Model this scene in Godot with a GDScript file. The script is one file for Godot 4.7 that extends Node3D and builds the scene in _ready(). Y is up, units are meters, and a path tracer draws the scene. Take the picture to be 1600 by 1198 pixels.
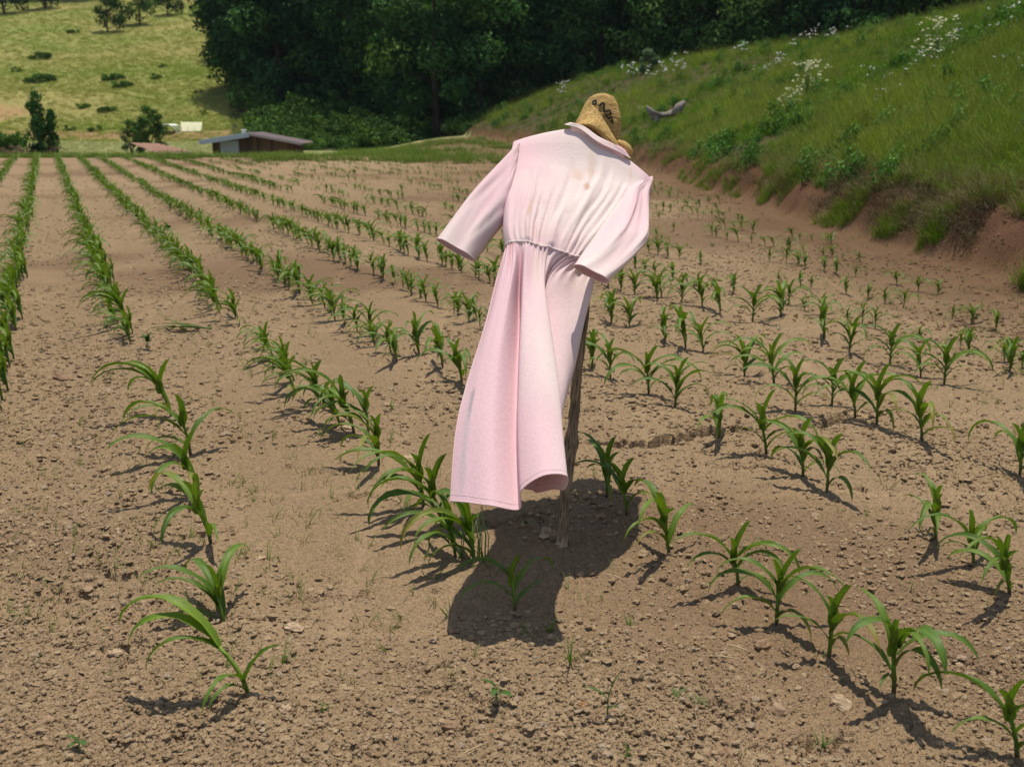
extends Node3D

const EYE := 1.4
const PITCH := 14.0
var rng := RandomNumberGenerator.new()
var n1 := FastNoiseLite.new()
var n2 := FastNoiseLite.new()
var n3 := FastNoiseLite.new()
var used := {}
var cracks := {}
var M := {}
var focal := 599.0 / tan(deg_to_rad(20.0))

# ---------------------------------------------------------------- the scene
func _ready() -> void:
	var cam := Camera3D.new()
	cam.name = "camera"
	add_child(cam)
	var ca := CameraAttributesPhysical.new()
	ca.frustum_focal_length = 33.0
	ca.frustum_focus_distance = 3.7
	ca.exposure_aperture = 4.6
	ca.frustum_near = 0.05
	ca.frustum_far = 1200.0
	cam.attributes = ca
	cam.position = Vector3(0, EYE, 0)
	cam.rotation_degrees = Vector3(-PITCH, 0, 0)
	cam.keep_aspect = Camera3D.KEEP_HEIGHT
	cam.fov = 40.0
	cam.near = 0.05
	cam.far = 1200.0
	cam.current = true
	var env := Environment.new()
	env.background_mode = Environment.BG_SKY
	env.sky = Sky.new()
	var sky := ProceduralSkyMaterial.new()
	sky.sky_top_color = Color(0.54, 0.61, 0.72)
	sky.sky_horizon_color = Color(0.80, 0.83, 0.86)
	sky.sky_curve = 0.18
	sky.sky_energy_multiplier = 1.0
	sky.ground_bottom_color = Color(0.28, 0.25, 0.2)
	sky.ground_horizon_color = Color(0.5, 0.52, 0.5)
	env.sky.sky_material = sky
	env.tonemap_mode = Environment.TONE_MAPPER_LINEAR
	env.tonemap_exposure = 1.15
	env.sdfgi_enabled = true
	env.ssao_enabled = true
	env.ssil_enabled = true
	env.fog_enabled = true
	env.fog_density = 0.0001
	env.fog_light_color = Color(0.75, 0.82, 0.9)
	var we := WorldEnvironment.new()
	we.name = "surroundings"
	we.environment = env
	add_child(we)
	var sun := DirectionalLight3D.new()
	sun.name = "sun"
	sun.light_energy = 1.45
	sun.light_color = Color(1.0, 0.965, 0.90)
	sun.light_angular_distance = 0.5
	sun.shadow_enabled = true
	add_child(sun)
	sun.rotation_degrees = Vector3(-78.0, 172.0, 0)          # high noon, slightly from behind the scarecrow

	rng.seed = 20240611
	n1.seed = 5
	n1.noise_type = FastNoiseLite.TYPE_SIMPLEX_SMOOTH
	n1.frequency = 0.05
	n1.fractal_octaves = 4
	n2.seed = 17
	n2.noise_type = FastNoiseLite.TYPE_SIMPLEX_SMOOTH
	n2.frequency = 0.05
	n2.fractal_octaves = 3
	n3.seed = 29
	n3.noise_type = FastNoiseLite.TYPE_SIMPLEX
	n3.frequency = 0.08
	n3.fractal_octaves = 3

	add_crack([Vector2(0.36, -4.53), Vector2(0.52, -4.57), Vector2(0.82, -4.60), Vector2(1.04, -4.71), Vector2(1.14, -4.74)], 0.046, 0.15)
	add_crack([Vector2(1.38, -4.74), Vector2(1.47, -4.76), Vector2(1.61, -4.92)], 0.05, 0.13)
	for k in 46:
		var d := 1.0 / lerpf(1.0 / 2.1, 1.0 / 12.0, rng.randf())
		var p := Vector2(d * rng.randf_range(-0.5, 0.5), -d)
		var dir := Vector2(1, rng.randf_range(-0.35, 0.35)) if rng.randf() < 0.75 else Vector2.from_angle(rng.randf() * TAU)
		add_crack([p, p + dir * rng.randf_range(0.06, 0.34) * sqrt(d / 4.0)], 0.006 + 0.0028 * d * rng.randf(), 0.018 + 0.008 * d)
	build_materials()
	var t := Time.get_ticks_msec()
	build_ground()
	print("ground ", Time.get_ticks_msec() - t)
	build_far()
	print("far ", Time.get_ticks_msec() - t)
	build_bank()
	print("bank ", Time.get_ticks_msec() - t)
	build_scarecrow()
	print("scarecrow ", Time.get_ticks_msec() - t)
	build_corn()
	print("corn ", Time.get_ticks_msec() - t)
	build_litter()
	print("litter ", Time.get_ticks_msec() - t)

# ---------------------------------------------------------------- helpers
func numbered(called: String) -> String:
	var k: int = used.get(called, 0)
	used[called] = k + 1
	return called if k == 0 else "%s_%03d" % [called, k]

func tag(o: Node3D, label := "", category := "", group := "", kind := "") -> void:
	if label: o.set_meta("label", label)
	if category: o.set_meta("category", category)
	if group: o.set_meta("group", group)
	if kind: o.set_meta("kind", kind)

func base(called: String, where: Vector3, label := "", category := "", group := "") -> Node3D:
	var o := Node3D.new()
	o.name = numbered(called)
	add_child(o)
	o.position = where
	tag(o, label, category, group)
	return o

func put(called: String, mesh: Mesh, mat: Material, parent: Node = null) -> MeshInstance3D:
	var o := MeshInstance3D.new()
	o.name = numbered(called) if parent == null else called
	o.mesh = mesh
	o.material_override = mat
	(self if parent == null else parent).add_child(o, true)
	return o

func ray(x: float, y: float) -> Vector3:
	var a := (x - 800.0) / focal
	var b := (599.0 - y) / focal
	var c := cos(deg_to_rad(PITCH))
	var s := sin(deg_to_rad(PITCH))
	return Vector3(a, b * c - s, -c - b * s)

func at(x: float, y: float, d: float) -> Vector3:          # the point d metres ahead
	var r := ray(x, y)
	return Vector3(0, EYE, 0) + r * (-d / r.z)

func spot(x: float, y: float) -> Vector3:                  # where the ground lies there
	var r := ray(x, y)
	var t := 1.0
	var last := 1.0
	while t < 420.0:
		var p := Vector3(0, EYE, 0) + r * t
		if p.y < height(p.x, p.z):
			for k in 14:
				var m := (t + last) / 2
				p = Vector3(0, EYE, 0) + r * m
				if p.y < height(p.x, p.z): t = m
				else: last = m
			p.y = height(p.x, p.z)
			return p
		last = t
		t *= 1.012
	return Vector3(0, EYE, 0) + r * 200

func curve(keys: Array, t: float) -> float:                # [[t, value], ...] smooth between keys
	if t <= keys[0][0]: return keys[0][1]
	for i in range(1, keys.size()):
		if t < keys[i][0]:
			var a = keys[i - 1]
			var b = keys[i]
			var f: float = (t - a[0]) / (b[0] - a[0])
			return lerpf(a[1], b[1], f)
	return keys[-1][1]

func spline(pts: Array, t: float) -> Vector3:              # Catmull-Rom, t in 0..1
	var n := pts.size() - 1
	var f := clampf(t, 0, 1) * n
	var i := mini(int(f), n - 1)
	f -= i
	var p0: Vector3 = pts[maxi(i - 1, 0)]
	var p1: Vector3 = pts[i]
	var p2: Vector3 = pts[i + 1]
	var p3: Vector3 = pts[mini(i + 2, n)]
	return p1.cubic_interpolate(p2, p0, p3, f)

func ring(pts: Array, t: float) -> Vector3:                # closed Catmull-Rom
	var n := pts.size()
	var f := fposmod(t, 1.0) * n
	var i := int(f) % n
	f -= int(f)
	var p1: Vector3 = pts[i]
	return p1.cubic_interpolate(pts[(i + 1) % n], pts[(i - 1 + n) % n], pts[(i + 2) % n], f)

func arrays_mesh(v: PackedVector3Array, uv: PackedVector2Array, c: PackedColorArray, idx: PackedInt32Array, smooth := true, nrm := PackedVector3Array()) -> ArrayMesh:
	var a := []
	a.resize(Mesh.ARRAY_MAX)
	a[Mesh.ARRAY_VERTEX] = v
	if uv.size(): a[Mesh.ARRAY_TEX_UV] = uv
	if c.size(): a[Mesh.ARRAY_COLOR] = c
	if nrm.size(): a[Mesh.ARRAY_NORMAL] = nrm
	a[Mesh.ARRAY_INDEX] = idx
	var m := ArrayMesh.new()
	m.add_surface_from_arrays(Mesh.PRIMITIVE_TRIANGLES, a, [], {}, 0)
	if smooth and nrm.is_empty():
		var st := SurfaceTool.new()
		st.create_from(m, 0)
		st.generate_normals()
		m = st.commit()
	return m

func sheet(nu: int, nv: int, f: Callable, closed := false) -> ArrayMesh:   # f(u, v) -> point
	var v := PackedVector3Array()
	var uv := PackedVector2Array()
	var c := PackedColorArray()
	var idx := PackedInt32Array()
	for j in nv + 1:
		for i in nu + 1:
			var u := float(i) / nu
			var w := float(j) / nv
			v.append(f.call(0.0 if closed and i == nu else u, w))
			uv.append(Vector2(u, w))
	for j in nv:
		for i in nu:
			var a := j * (nu + 1) + i
			idx.append_array([a, a + 1, a + nu + 2, a, a + nu + 2, a + nu + 1])
	return arrays_mesh(v, uv, c, idx)

func tube(path: Array, radii: Array, sides := 8, colours := [], lump := 0.0) -> ArrayMesh:
	var v := PackedVector3Array()
	var uv := PackedVector2Array()
	var c := PackedColorArray()
	var idx := PackedInt32Array()
	var n := path.size()
	for j in n:
		var t: Vector3 = (path[mini(j + 1, n - 1)] - path[maxi(j - 1, 0)]).normalized()
		var s := t.cross(Vector3(0.31, 0.2, 0.93)).normalized()
		var w := s.cross(t).normalized()
		for i in sides + 1:
			var a := TAU * i / sides
			var r: float = radii[j]
			if lump > 0: r *= 1.0 + lump * n1.get_noise_3d(cos(a) * 9 + j * 2.0, sin(a) * 9, j * 7.0)
			v.append(path[j] + (s * cos(a) + w * sin(a)) * r)
			uv.append(Vector2(float(i) / sides, float(j) / (n - 1)))
			if colours.size(): c.append(colours[j])
	for j in n - 1:
		for i in sides:
			var a := j * (sides + 1) + i
			idx.append_array([a, a + sides + 1, a + sides + 2, a, a + sides + 2, a + 1])
	for j in [0, n - 1]:                                   # caps
		var k := v.size()
		v.append(path[j])
		uv.append(Vector2(0.5, 0.5))
		if colours.size(): c.append(colours[j])
		for i in sides:
			var a: int = j * (sides + 1) + i
			if j == 0: idx.append_array([k, a, a + 1])
			else: idx.append_array([k, a + 1, a])
	return arrays_mesh(v, uv, c, idx)

func box(size: Vector3, where: Vector3, st: SurfaceTool, turn := Basis()) -> void:
	var b := BoxMesh.new()
	b.size = size
	st.append_from(b, 0, Transform3D(turn, where))

func one_box(size: Vector3) -> BoxMesh:
	var b := BoxMesh.new()
	b.size = size
	return b

func lin(r: float, g: float, b: float) -> Color:           # 0..255 screen values to a linear colour
	return Color(r / 255, g / 255, b / 255).srgb_to_linear()

func mat(colour: Color, rough := 0.9, vertex := false) -> StandardMaterial3D:
	var m := StandardMaterial3D.new()
	m.albedo_color = colour.linear_to_srgb()
	m.roughness = rough
	m.metallic_specular = 0.3
	m.cull_mode = BaseMaterial3D.CULL_DISABLED
	m.vertex_color_use_as_albedo = vertex
	return m

func noise_tex(side: int, freq: float, octaves: int, lo: Color, mid: Color, hi: Color, kind := FastNoiseLite.TYPE_SIMPLEX_SMOOTH, sd := 1, at_mid := 0.5, gain := 0.6) -> NoiseTexture2D:
	var n := FastNoiseLite.new()
	n.seed = sd
	n.noise_type = kind
	n.frequency = freq
	n.fractal_octaves = octaves
	n.fractal_gain = gain
	if kind == FastNoiseLite.TYPE_CELLULAR: n.cellular_return_type = FastNoiseLite.RETURN_DISTANCE
	var g := Gradient.new()
	g.set_color(0, lo)
	g.set_color(1, hi)
	g.add_point(at_mid, mid)
	var t := NoiseTexture2D.new()
	t.width = side
	t.height = side
	t.seamless = true
	t.noise = n
	t.color_ramp = g
	return t

func triplanar(m: StandardMaterial3D, scale: float) -> void:
	m.uv1_triplanar = true
	m.uv1_world_triplanar = true
	m.uv1_scale = Vector3.ONE * scale

func ordinal(k: int) -> String:
	var w := ["first", "second", "third", "fourth", "fifth", "sixth", "seventh", "eighth", "ninth", "tenth", "eleventh", "twelfth"]
	if k <= 12: return w[k - 1]
	var e := "th"
	if k % 100 < 11 or k % 100 > 13: e = {1: "st", 2: "nd", 3: "rd"}.get(k % 10, "th")
	return str(k) + e

# ---------------------------------------------------------------- the lie of the land
const FOOT := [[-120.0, -17.0], [-95.0, -9.5], [-80.0, -5.0], [-67.0, -1.4], [-58.0, 1.0], [-50.0, 2.5], [-40.0, 3.5], [-31.0, 3.85], [-16.4, 4.05], [-8.7, 4.32], [0.0, 4.8], [12.0, 5.2]]
const DIP := [[0.0, 0.0], [42.0, 0.0], [50.0, -0.35], [60.0, -1.2], [66.0, -1.25], [73.0, -0.7], [80.0, -0.1], [84.0, 0.45], [90.0, 1.35]]

func foot(z: float) -> float:
	return curve(FOOT, z) + 0.28 * n1.get_noise_2d(z * 3.0, 5.0) + 0.12 * n1.get_noise_2d(z * 14.0, 55.0)

func height(x: float, z: float) -> float:
	var d := -z
	var h := 0.0
	if d > 42.0:
		h = curve(DIP, d) if d < 90.0 else 1.35 + 0.2 * (d - 90.0)
		var k := smoothstep(-12.0, -3.0, x) * (1.0 - smoothstep(74.0, 92.0, d))
		h = lerpf(h, 0.0 + 0.012 * (d - 42.0), k)
		h += smoothstep(80, 110, d) * 1.6 * n1.get_noise_2d(x * 0.12, z * 0.12)
	var e := x - foot(z)
	if e > 0.0:
		var full := curve([[-115.0, 0.1], [-95.0, 0.4], [-75.0, 0.95], [-60.0, 1.0]], z)
		var cut := 0.40 * smoothstep(0.0, 0.55, e)
		var s := 0.42 * minf(e, 8.5)
		if e > 8.5:
			var q := minf(e, 12.5) - 8.5
			s += 0.42 * q - 0.045 * q * q
		h += full * (cut + s - 0.42 * minf(e, 0.5) * 0.7)
		h += smoothstep(0.3, 3.0, e) * 0.16 * n1.get_noise_2d(x * 1.2, z * 1.2)
		h += (1.0 - smoothstep(0.5, 1.2, e)) * smoothstep(0.0, 0.2, e) * (0.16 * n2.get_noise_2d(x * 9, z * 9) + 0.16 * n2.get_noise_2d(x * 26, z * 26))
	return h

func soil(x: float, z: float) -> float:                    # the crumbs and cracks of the field
	var d := Vector2(x, z).length()
	var a := clampf(1.2 - d / 14.0, 0.15, 1.0)
	var h := 0.022 * n1.get_noise_2d(x * 6.0, z * 6.0) + a * (0.020 * n2.get_noise_2d(x * 30.0, z * 30.0) + 0.012 * absf(n3.get_noise_2d(x * 60.0, z * 60.0)))
	var w := 0.918 * x - 0.397 * z
	if d < 16.0: h += a * 0.011 * (absf(n3.get_noise_2d(x * 210.0, z * 210.0)) - 0.25) * (1.1 + 1.0 * smoothstep(-0.2, 0.35, n1.get_noise_2d(x * 14.0 + 70, z * 14.0)))
	h += 0.012 * cos(TAU * (w - 0.39) / 0.74)
	if d < 14.0:
		h -= cracks.get(Vector2i(int(floor(x / 0.01)), int(floor(z / 0.01))), 0.0)
	return h

func ground(x: float, z: float) -> float:
	return height(x, z) + (soil(x, z) if x < foot(z) + 0.2 and z > -46.0 else 0.0)

func add_crack(pts: Array, width: float, deep: float) -> void:
	for i in pts.size() - 1:
		var n := int(pts[i].distance_to(pts[i + 1]) / 0.008) + 1
		for k in n:
			var p: Vector2 = pts[i].lerp(pts[i + 1], float(k) / n)
			p.y += 0.05 * n1.get_noise_2d(p.x * 40.0, p.y * 40.0) + 0.05 * n2.get_noise_2d(p.x * 170.0, p.y)
			var s := width * (0.6 + 0.9 * n2.get_noise_2d(p.x * 35.0 + 50.0, p.y * 35.0))
			if s <= 0.004: continue
			var r := int(ceil(s / 0.01)) + 1
			for a in range(-r, r + 1):
				for b in range(-r, r + 1):
					var q := Vector2(p.x + a * 0.01, p.y + b * 0.01)
					var f := 1.0 - q.distance_to(p) / (s + 0.004)
					if f > 0.0:
						var key := Vector2i(int(floor(q.x / 0.01)), int(floor(q.y / 0.01)))
						cracks[key] = maxf(cracks.get(key, 0.0), deep * minf(1.0, f * 1.8))

func build_ground() -> void:
	var rows := [1.2]
	while rows[-1] < 440.0:
		rows.append(rows[-1] * (1.0048 if rows[-1] < 9.0 else 1.009 if rows[-1] < 90.0 else 1.02))
	var cols := 420
	var v := PackedVector3Array()
	var nr := PackedVector3Array()
	var kind := PackedByteArray()
	var col := PackedColorArray()
	for d in rows:
		for i in cols + 1:
			var x: float = d * (-0.86 + 1.72 * i / cols)
			var z: float = -d
			var e := x - foot(z)
			
			var y := ground(x, z)
			v.append(Vector3(x, y, z))
			nr.append(Vector3.ZERO)
			var c: Color
			var k := 2
			if e < 0.62 and d < 72.0 and x > -30.0 and (d < 45.0 or x > -4.0 - (d - 45.0) * 0.6):
				k = 0
				var t := 0.5 + 0.5 * n1.get_noise_2d(x * 1.3, z * 1.3)
				c = Color(0.405, 0.293, 0.180).lerp(Color(0.32, 0.224, 0.134), t)
				var moist := smoothstep(0.05, 0.45, n1.get_noise_2d(x * 3.1 + 40, z * 3.1))
				c = c.lerp(Color(0.215, 0.140, 0.086), 0.8 * moist)
				var w := 0.918 * x - 0.397 * z
				var lane := 0.5 - 0.5 * cos(TAU * (w - 0.39) / 0.74)
				c = c.lerp(Color(0.27, 0.185, 0.12), 0.35 * lane * (0.6 + 0.6 * n1.get_noise_2d(x * 5, z * 2)))
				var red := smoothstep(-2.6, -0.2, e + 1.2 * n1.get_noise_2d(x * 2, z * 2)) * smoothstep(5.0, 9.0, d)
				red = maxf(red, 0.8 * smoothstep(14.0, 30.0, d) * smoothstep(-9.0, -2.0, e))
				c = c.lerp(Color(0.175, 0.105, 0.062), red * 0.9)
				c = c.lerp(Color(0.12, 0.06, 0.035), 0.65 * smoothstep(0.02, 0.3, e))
			elif e > 0.0 and d < 96.0:
				k = 1
				c = Color(0.075, 0.07, 0.03).lerp(Color(0.12, 0.08, 0.04), 0.5 + n1.get_noise_2d(x * 4, z * 4))
			else:
				var t := 0.5 + 0.6 * n1.get_noise_2d(x * 0.9, z * 0.9) + 0.35 * n2.get_noise_2d(x * 2.0, z * 2.0)
				c = Color(0.24, 0.28, 0.07).lerp(Color(0.38, 0.33, 0.13), clampf(t, 0, 1))
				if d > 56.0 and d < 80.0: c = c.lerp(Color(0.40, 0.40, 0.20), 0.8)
				var bare := smoothstep(0.0, 3.5, absf(d - 83.0 - n1.get_noise_2d(x, 9.0) * 2.0))
				if x < -20.0: c = Color(0.36, 0.22, 0.12).lerp(c, bare)
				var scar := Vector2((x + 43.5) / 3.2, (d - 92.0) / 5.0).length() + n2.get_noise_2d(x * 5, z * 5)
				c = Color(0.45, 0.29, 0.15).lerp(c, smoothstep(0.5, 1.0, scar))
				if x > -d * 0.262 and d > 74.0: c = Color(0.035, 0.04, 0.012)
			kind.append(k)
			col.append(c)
	var w1 := cols + 1
	for j in rows.size():
		for i in w1:
			var a := v[j * w1 + mini(i + 1, cols)] - v[j * w1 + maxi(i - 1, 0)]
			var b := v[mini(j + 1, rows.size() - 1) * w1 + i] - v[maxi(j - 1, 0) * w1 + i]
			nr[j * w1 + i] = a.cross(b).normalized()
	for k in 3:
		var pv := PackedVector3Array()
		var pn := PackedVector3Array()
		var pc := PackedColorArray()
		var idx := PackedInt32Array()
		var seen := PackedInt32Array()
		seen.resize(v.size())
		seen.fill(-1)
		for j in rows.size() - 1:
			for i in cols:
				var a := j * w1 + i
				if kind[a] != k: continue
				for q in [a, a + w1, a + w1 + 1, a + 1]:
					if seen[q] < 0:
						seen[q] = pv.size()
						pv.append(v[q])
						pn.append(nr[q])
						pc.append(col[q])
				idx.append_array([seen[a], seen[a + w1], seen[a + w1 + 1], seen[a], seen[a + w1 + 1], seen[a + 1]])
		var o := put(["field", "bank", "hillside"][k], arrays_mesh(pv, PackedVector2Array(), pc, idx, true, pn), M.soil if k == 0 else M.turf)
		tag(o, ["dry cracked brown soil of the corn field", "earth bank under the grass on the right", "sunny meadow hillside rising beyond the field"][k], "", "", "structure")
	# the land beside and behind, coarse, a little below the sheets above
	var low := sheet(110, 90, func(u, t):
		var x := lerpf(-340, 340, u)
		var z := lerpf(60, -440, t)
		var h := minf(height(x, z), minf(minf(height(x - 6, z), height(x + 6, z)), minf(height(x, z - 6), height(x, z + 6))))
		return Vector3(x, h - (0.7 if z < 0 else 0.12), z))
	tag(put("ground", low, mat(Color(0.2, 0.16, 0.08))), "earth of the surrounding land", "", "", "structure")

# ---------------------------------------------------------------- materials
func leaf_texture() -> ImageTexture:
	var im := Image.create(64, 128, false, Image.FORMAT_RGB8)
	for i in 64:
		var u := absf(i - 31.5) / 31.5
		for j in 128:
			var s := 0.86 + 0.10 * sin(i * 1.9 + 0.6 * n1.get_noise_2d(i * 4.0, j * 1.0)) + 0.16 * n2.get_noise_2d(i * 12.0, j * 1.6)
			var c := Color(s, s, s * 0.95)
			if u < 0.07: c = Color(1.0, 1.0, 0.85)
			if u > 0.94: c = c.lerp(Color(1, 1, 0.7), 0.4)
			im.set_pixel(i, j, c)
	return ImageTexture.create_from_image(im)

func cloth_texture(stains: Array, sd: float) -> ImageTexture:   # faded pink cotton with bleached patches and stains
	var im := Image.create(512, 512, false, Image.FORMAT_RGB8)
	for j in 512:
		for i in 512:
			var u := i / 511.0
			var t := j / 511.0
			var f := smoothstep(-0.28, 0.32, n1.get_noise_3d(u * 22.0, t * 9.0, sd) + 0.35 * n2.get_noise_3d(u * 60.0, t * 26.0, sd))
			var c := Color(0.85, 0.72, 0.745).lerp(Color(0.85, 0.79, 0.775), f)
			var g := n3.get_noise_3d(i * 2.3, j * 2.3, sd)
			c = c * (1.0 + 0.035 * g)
			for s in stains:                                # [u, v, ru, rv, colour, strength]
				var q := Vector2((u - s[0]) / s[2], (t - s[1]) / s[3]).length() + 0.55 * n2.get_noise_3d(u * 160.0, t * 160.0, sd + 7.0) + 0.3 * n3.get_noise_3d(i * 3.0, j * 3.0, 4.0)
				c = c.lerp(s[4], s[5] * (1.0 - smoothstep(0.2, 1.0, q)))
			c.a = 1.0
			im.set_pixel(i, j, c.clamp())
	return ImageTexture.create_from_image(im)

func weave() -> ImageTexture:
	var im := Image.create(512, 512, false, Image.FORMAT_RGB8)
	for j in 512:
		for i in 512:
			var h := 0.5 + 0.45 * n3.get_noise_2d(i * 2.2, j * 1.3) + 0.25 * n2.get_noise_2d(i * 2.5, j * 1.0)
			im.set_pixel(i, j, Color(h, h, h))
	return ImageTexture.create_from_image(im)

func cloth(stains: Array, sd: float) -> StandardMaterial3D:
	var m := mat(Color.WHITE, 0.95)
	m.albedo_texture = cloth_texture(stains, sd)
	m.heightmap_enabled = true
	m.heightmap_texture = M.weave_tex
	m.heightmap_scale = 0.05
	m.backlight_enabled = true
	m.backlight = Color(0.42, 0.36, 0.38)
	m.metallic_specular = 0.15
	return m

func build_materials() -> void:
	var soil_m := mat(Color.WHITE, 1.0, true)
	soil_m.albedo_texture = noise_tex(1024, 0.035, 6, Color(0.50, 0.485, 0.47), Color(0.90, 0.90, 0.90), Color(1, 1, 1), FastNoiseLite.TYPE_SIMPLEX_SMOOTH, 3, 0.40, 0.8)
	triplanar(soil_m, 0.9)
	soil_m.heightmap_enabled = true
	soil_m.heightmap_texture = noise_tex(1024, 0.06, 6, Color.BLACK, Color(0.55, 0.55, 0.55), Color.WHITE, FastNoiseLite.TYPE_SIMPLEX, 8, 0.5, 0.8)
	soil_m.heightmap_scale = 1.6
	soil_m.metallic_specular = 0.1
	M.soil = soil_m
	var clod_m := soil_m.duplicate()
	clod_m.uv1_world_triplanar = true
	clod_m.uv1_scale = Vector3.ONE * 2.5
	clod_m.heightmap_scale = 0.6
	M.clod = clod_m
	var turf := mat(Color.WHITE, 1.0, true)
	turf.albedo_texture = noise_tex(512, 0.03, 5, Color(0.45, 0.45, 0.4), Color(0.85, 0.85, 0.8), Color(1, 1, 1), FastNoiseLite.TYPE_SIMPLEX, 5)
	triplanar(turf, 0.35)
	M.turf = turf
	var lt := leaf_texture()
	var corn := mat(Color.WHITE, 0.48, true)
	corn.albedo_texture = lt
	corn.heightmap_enabled = true
	corn.heightmap_texture = lt
	corn.heightmap_scale = 0.12
	corn.backlight_enabled = true
	corn.backlight = Color(0.75, 0.8, 0.25)
	corn.metallic_specular = 0.4
	M.corn = corn
	M.stem = mat(Color.WHITE, 0.6, true)
	var fol := mat(Color.WHITE, 0.65, true)
	fol.backlight_enabled = true
	fol.backlight = Color(0.6, 0.66, 0.3)
	M.foliage = fol
	var gr := mat(Color.WHITE, 0.7, true)
	gr.roughness = 0.9
	gr.metallic_specular = 0.08
	fol.metallic_specular = 0.15
	gr.backlight_enabled = true
	gr.backlight = Color(0.6, 0.64, 0.3)
	M.grass = gr
	M.flower = mat(Color(0.8, 0.8, 0.72), 0.9)
	var wood := mat(Color.WHITE, 0.9, true)
	var im := Image.create(128, 512, false, Image.FORMAT_RGB8)
	for i in 128:
		for j in 512:
			var s := 0.72 + 0.45 * n2.get_noise_2d(i * 9.0, j * 0.35) + 0.25 * n1.get_noise_2d(i * 20.0, j * 0.8)
			if n2.get_noise_2d(i * 14.0 + 90, j * 0.22) > 0.33: s *= 0.45
			im.set_pixel(i, j, Color(s, s * 0.98, s * 0.95).clamp())
	var wt := ImageTexture.create_from_image(im)
	wood.albedo_texture = wt
	wood.heightmap_enabled = true
	wood.heightmap_texture = wt
	wood.heightmap_scale = 0.5
	M.wood = wood
	M.bark = wood
	M.weave_tex = ImageTexture.new()
	M.weave_tex = weave()
	M.stone = mat(Color.WHITE, 0.95, true)
	M.stone.albedo_texture = noise_tex(256, 0.05, 5, Color(0.6, 0.55, 0.5), Color(0.9, 0.88, 0.85), Color.WHITE, FastNoiseLite.TYPE_SIMPLEX, 12)
	triplanar(M.stone, 3.0)

# ---------------------------------------------------------------- plants
func blade(v: PackedVector3Array, uv: PackedVector2Array, c: PackedColorArray, idx: PackedInt32Array, root: Vector3, az: float, elev: float, length: float, width: float, droop: float, twist: float, fold: float, colour: Color, tip: Color, segs := 9, wave := 0.0, power := 1.4, blunt := 2.3) -> void:
	var p := root
	var first := v.size()
	var ph := rng.randf() * TAU
	for j in segs + 1:
		var t := float(j) / segs
		var e := elev - droop * pow(t, power)
		var a := az + 0.35 * twist * t
		var dir := Vector3(cos(a) * cos(e), sin(e), sin(a) * cos(e))
		var side := Vector3(-sin(a), 0, cos(a)).rotated(dir, twist * t)
		var up := side.cross(dir) * (1.0 if true else -1.0)
		if up.y < 0 and absf(twist) < 0.6 and e < 1.2: up = -up
		var w := width * (minf(1.0, 0.45 + t * 3.0)) * pow(maxf(0.0, 1.0 - pow(t, blunt)), 0.75)
		for k in 5:
			var s := (k - 2) / 2.0
			var lift := fold * absf(s) * w * 0.5
			if absf(s) > 0.9: lift += wave * w * sin(t * 17.0 + ph + (2.0 if s > 0 else 0.0))
			v.append(p + side * (s * w * 0.5 * (1.0 - 0.25 * fold)) + up * lift)
			uv.append(Vector2(k / 4.0, t))
			c.append(colour.lerp(tip, t * t))
		p += dir * (length / segs)
	for j in segs:
		for k in 4:
			var a := first + j * 5 + k
			idx.append_array([a, a + 5, a + 6, a, a + 6, a + 1])

func leaf_piece(root: Vector3, az: float, elev: float, length: float, width: float, droop: float, twist: float, fold: float, colour: Color, tip: Color, wave := 0.10, blunt := 2.3) -> ArrayMesh:
	var v := PackedVector3Array()
	var uv := PackedVector2Array()
	var c := PackedColorArray()
	var idx := PackedInt32Array()
	blade(v, uv, c, idx, root, az, elev, length, width, droop, twist, fold, colour, tip, 10, wave, 1.4, blunt)
	return arrays_mesh(v, uv, c, idx)

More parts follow.
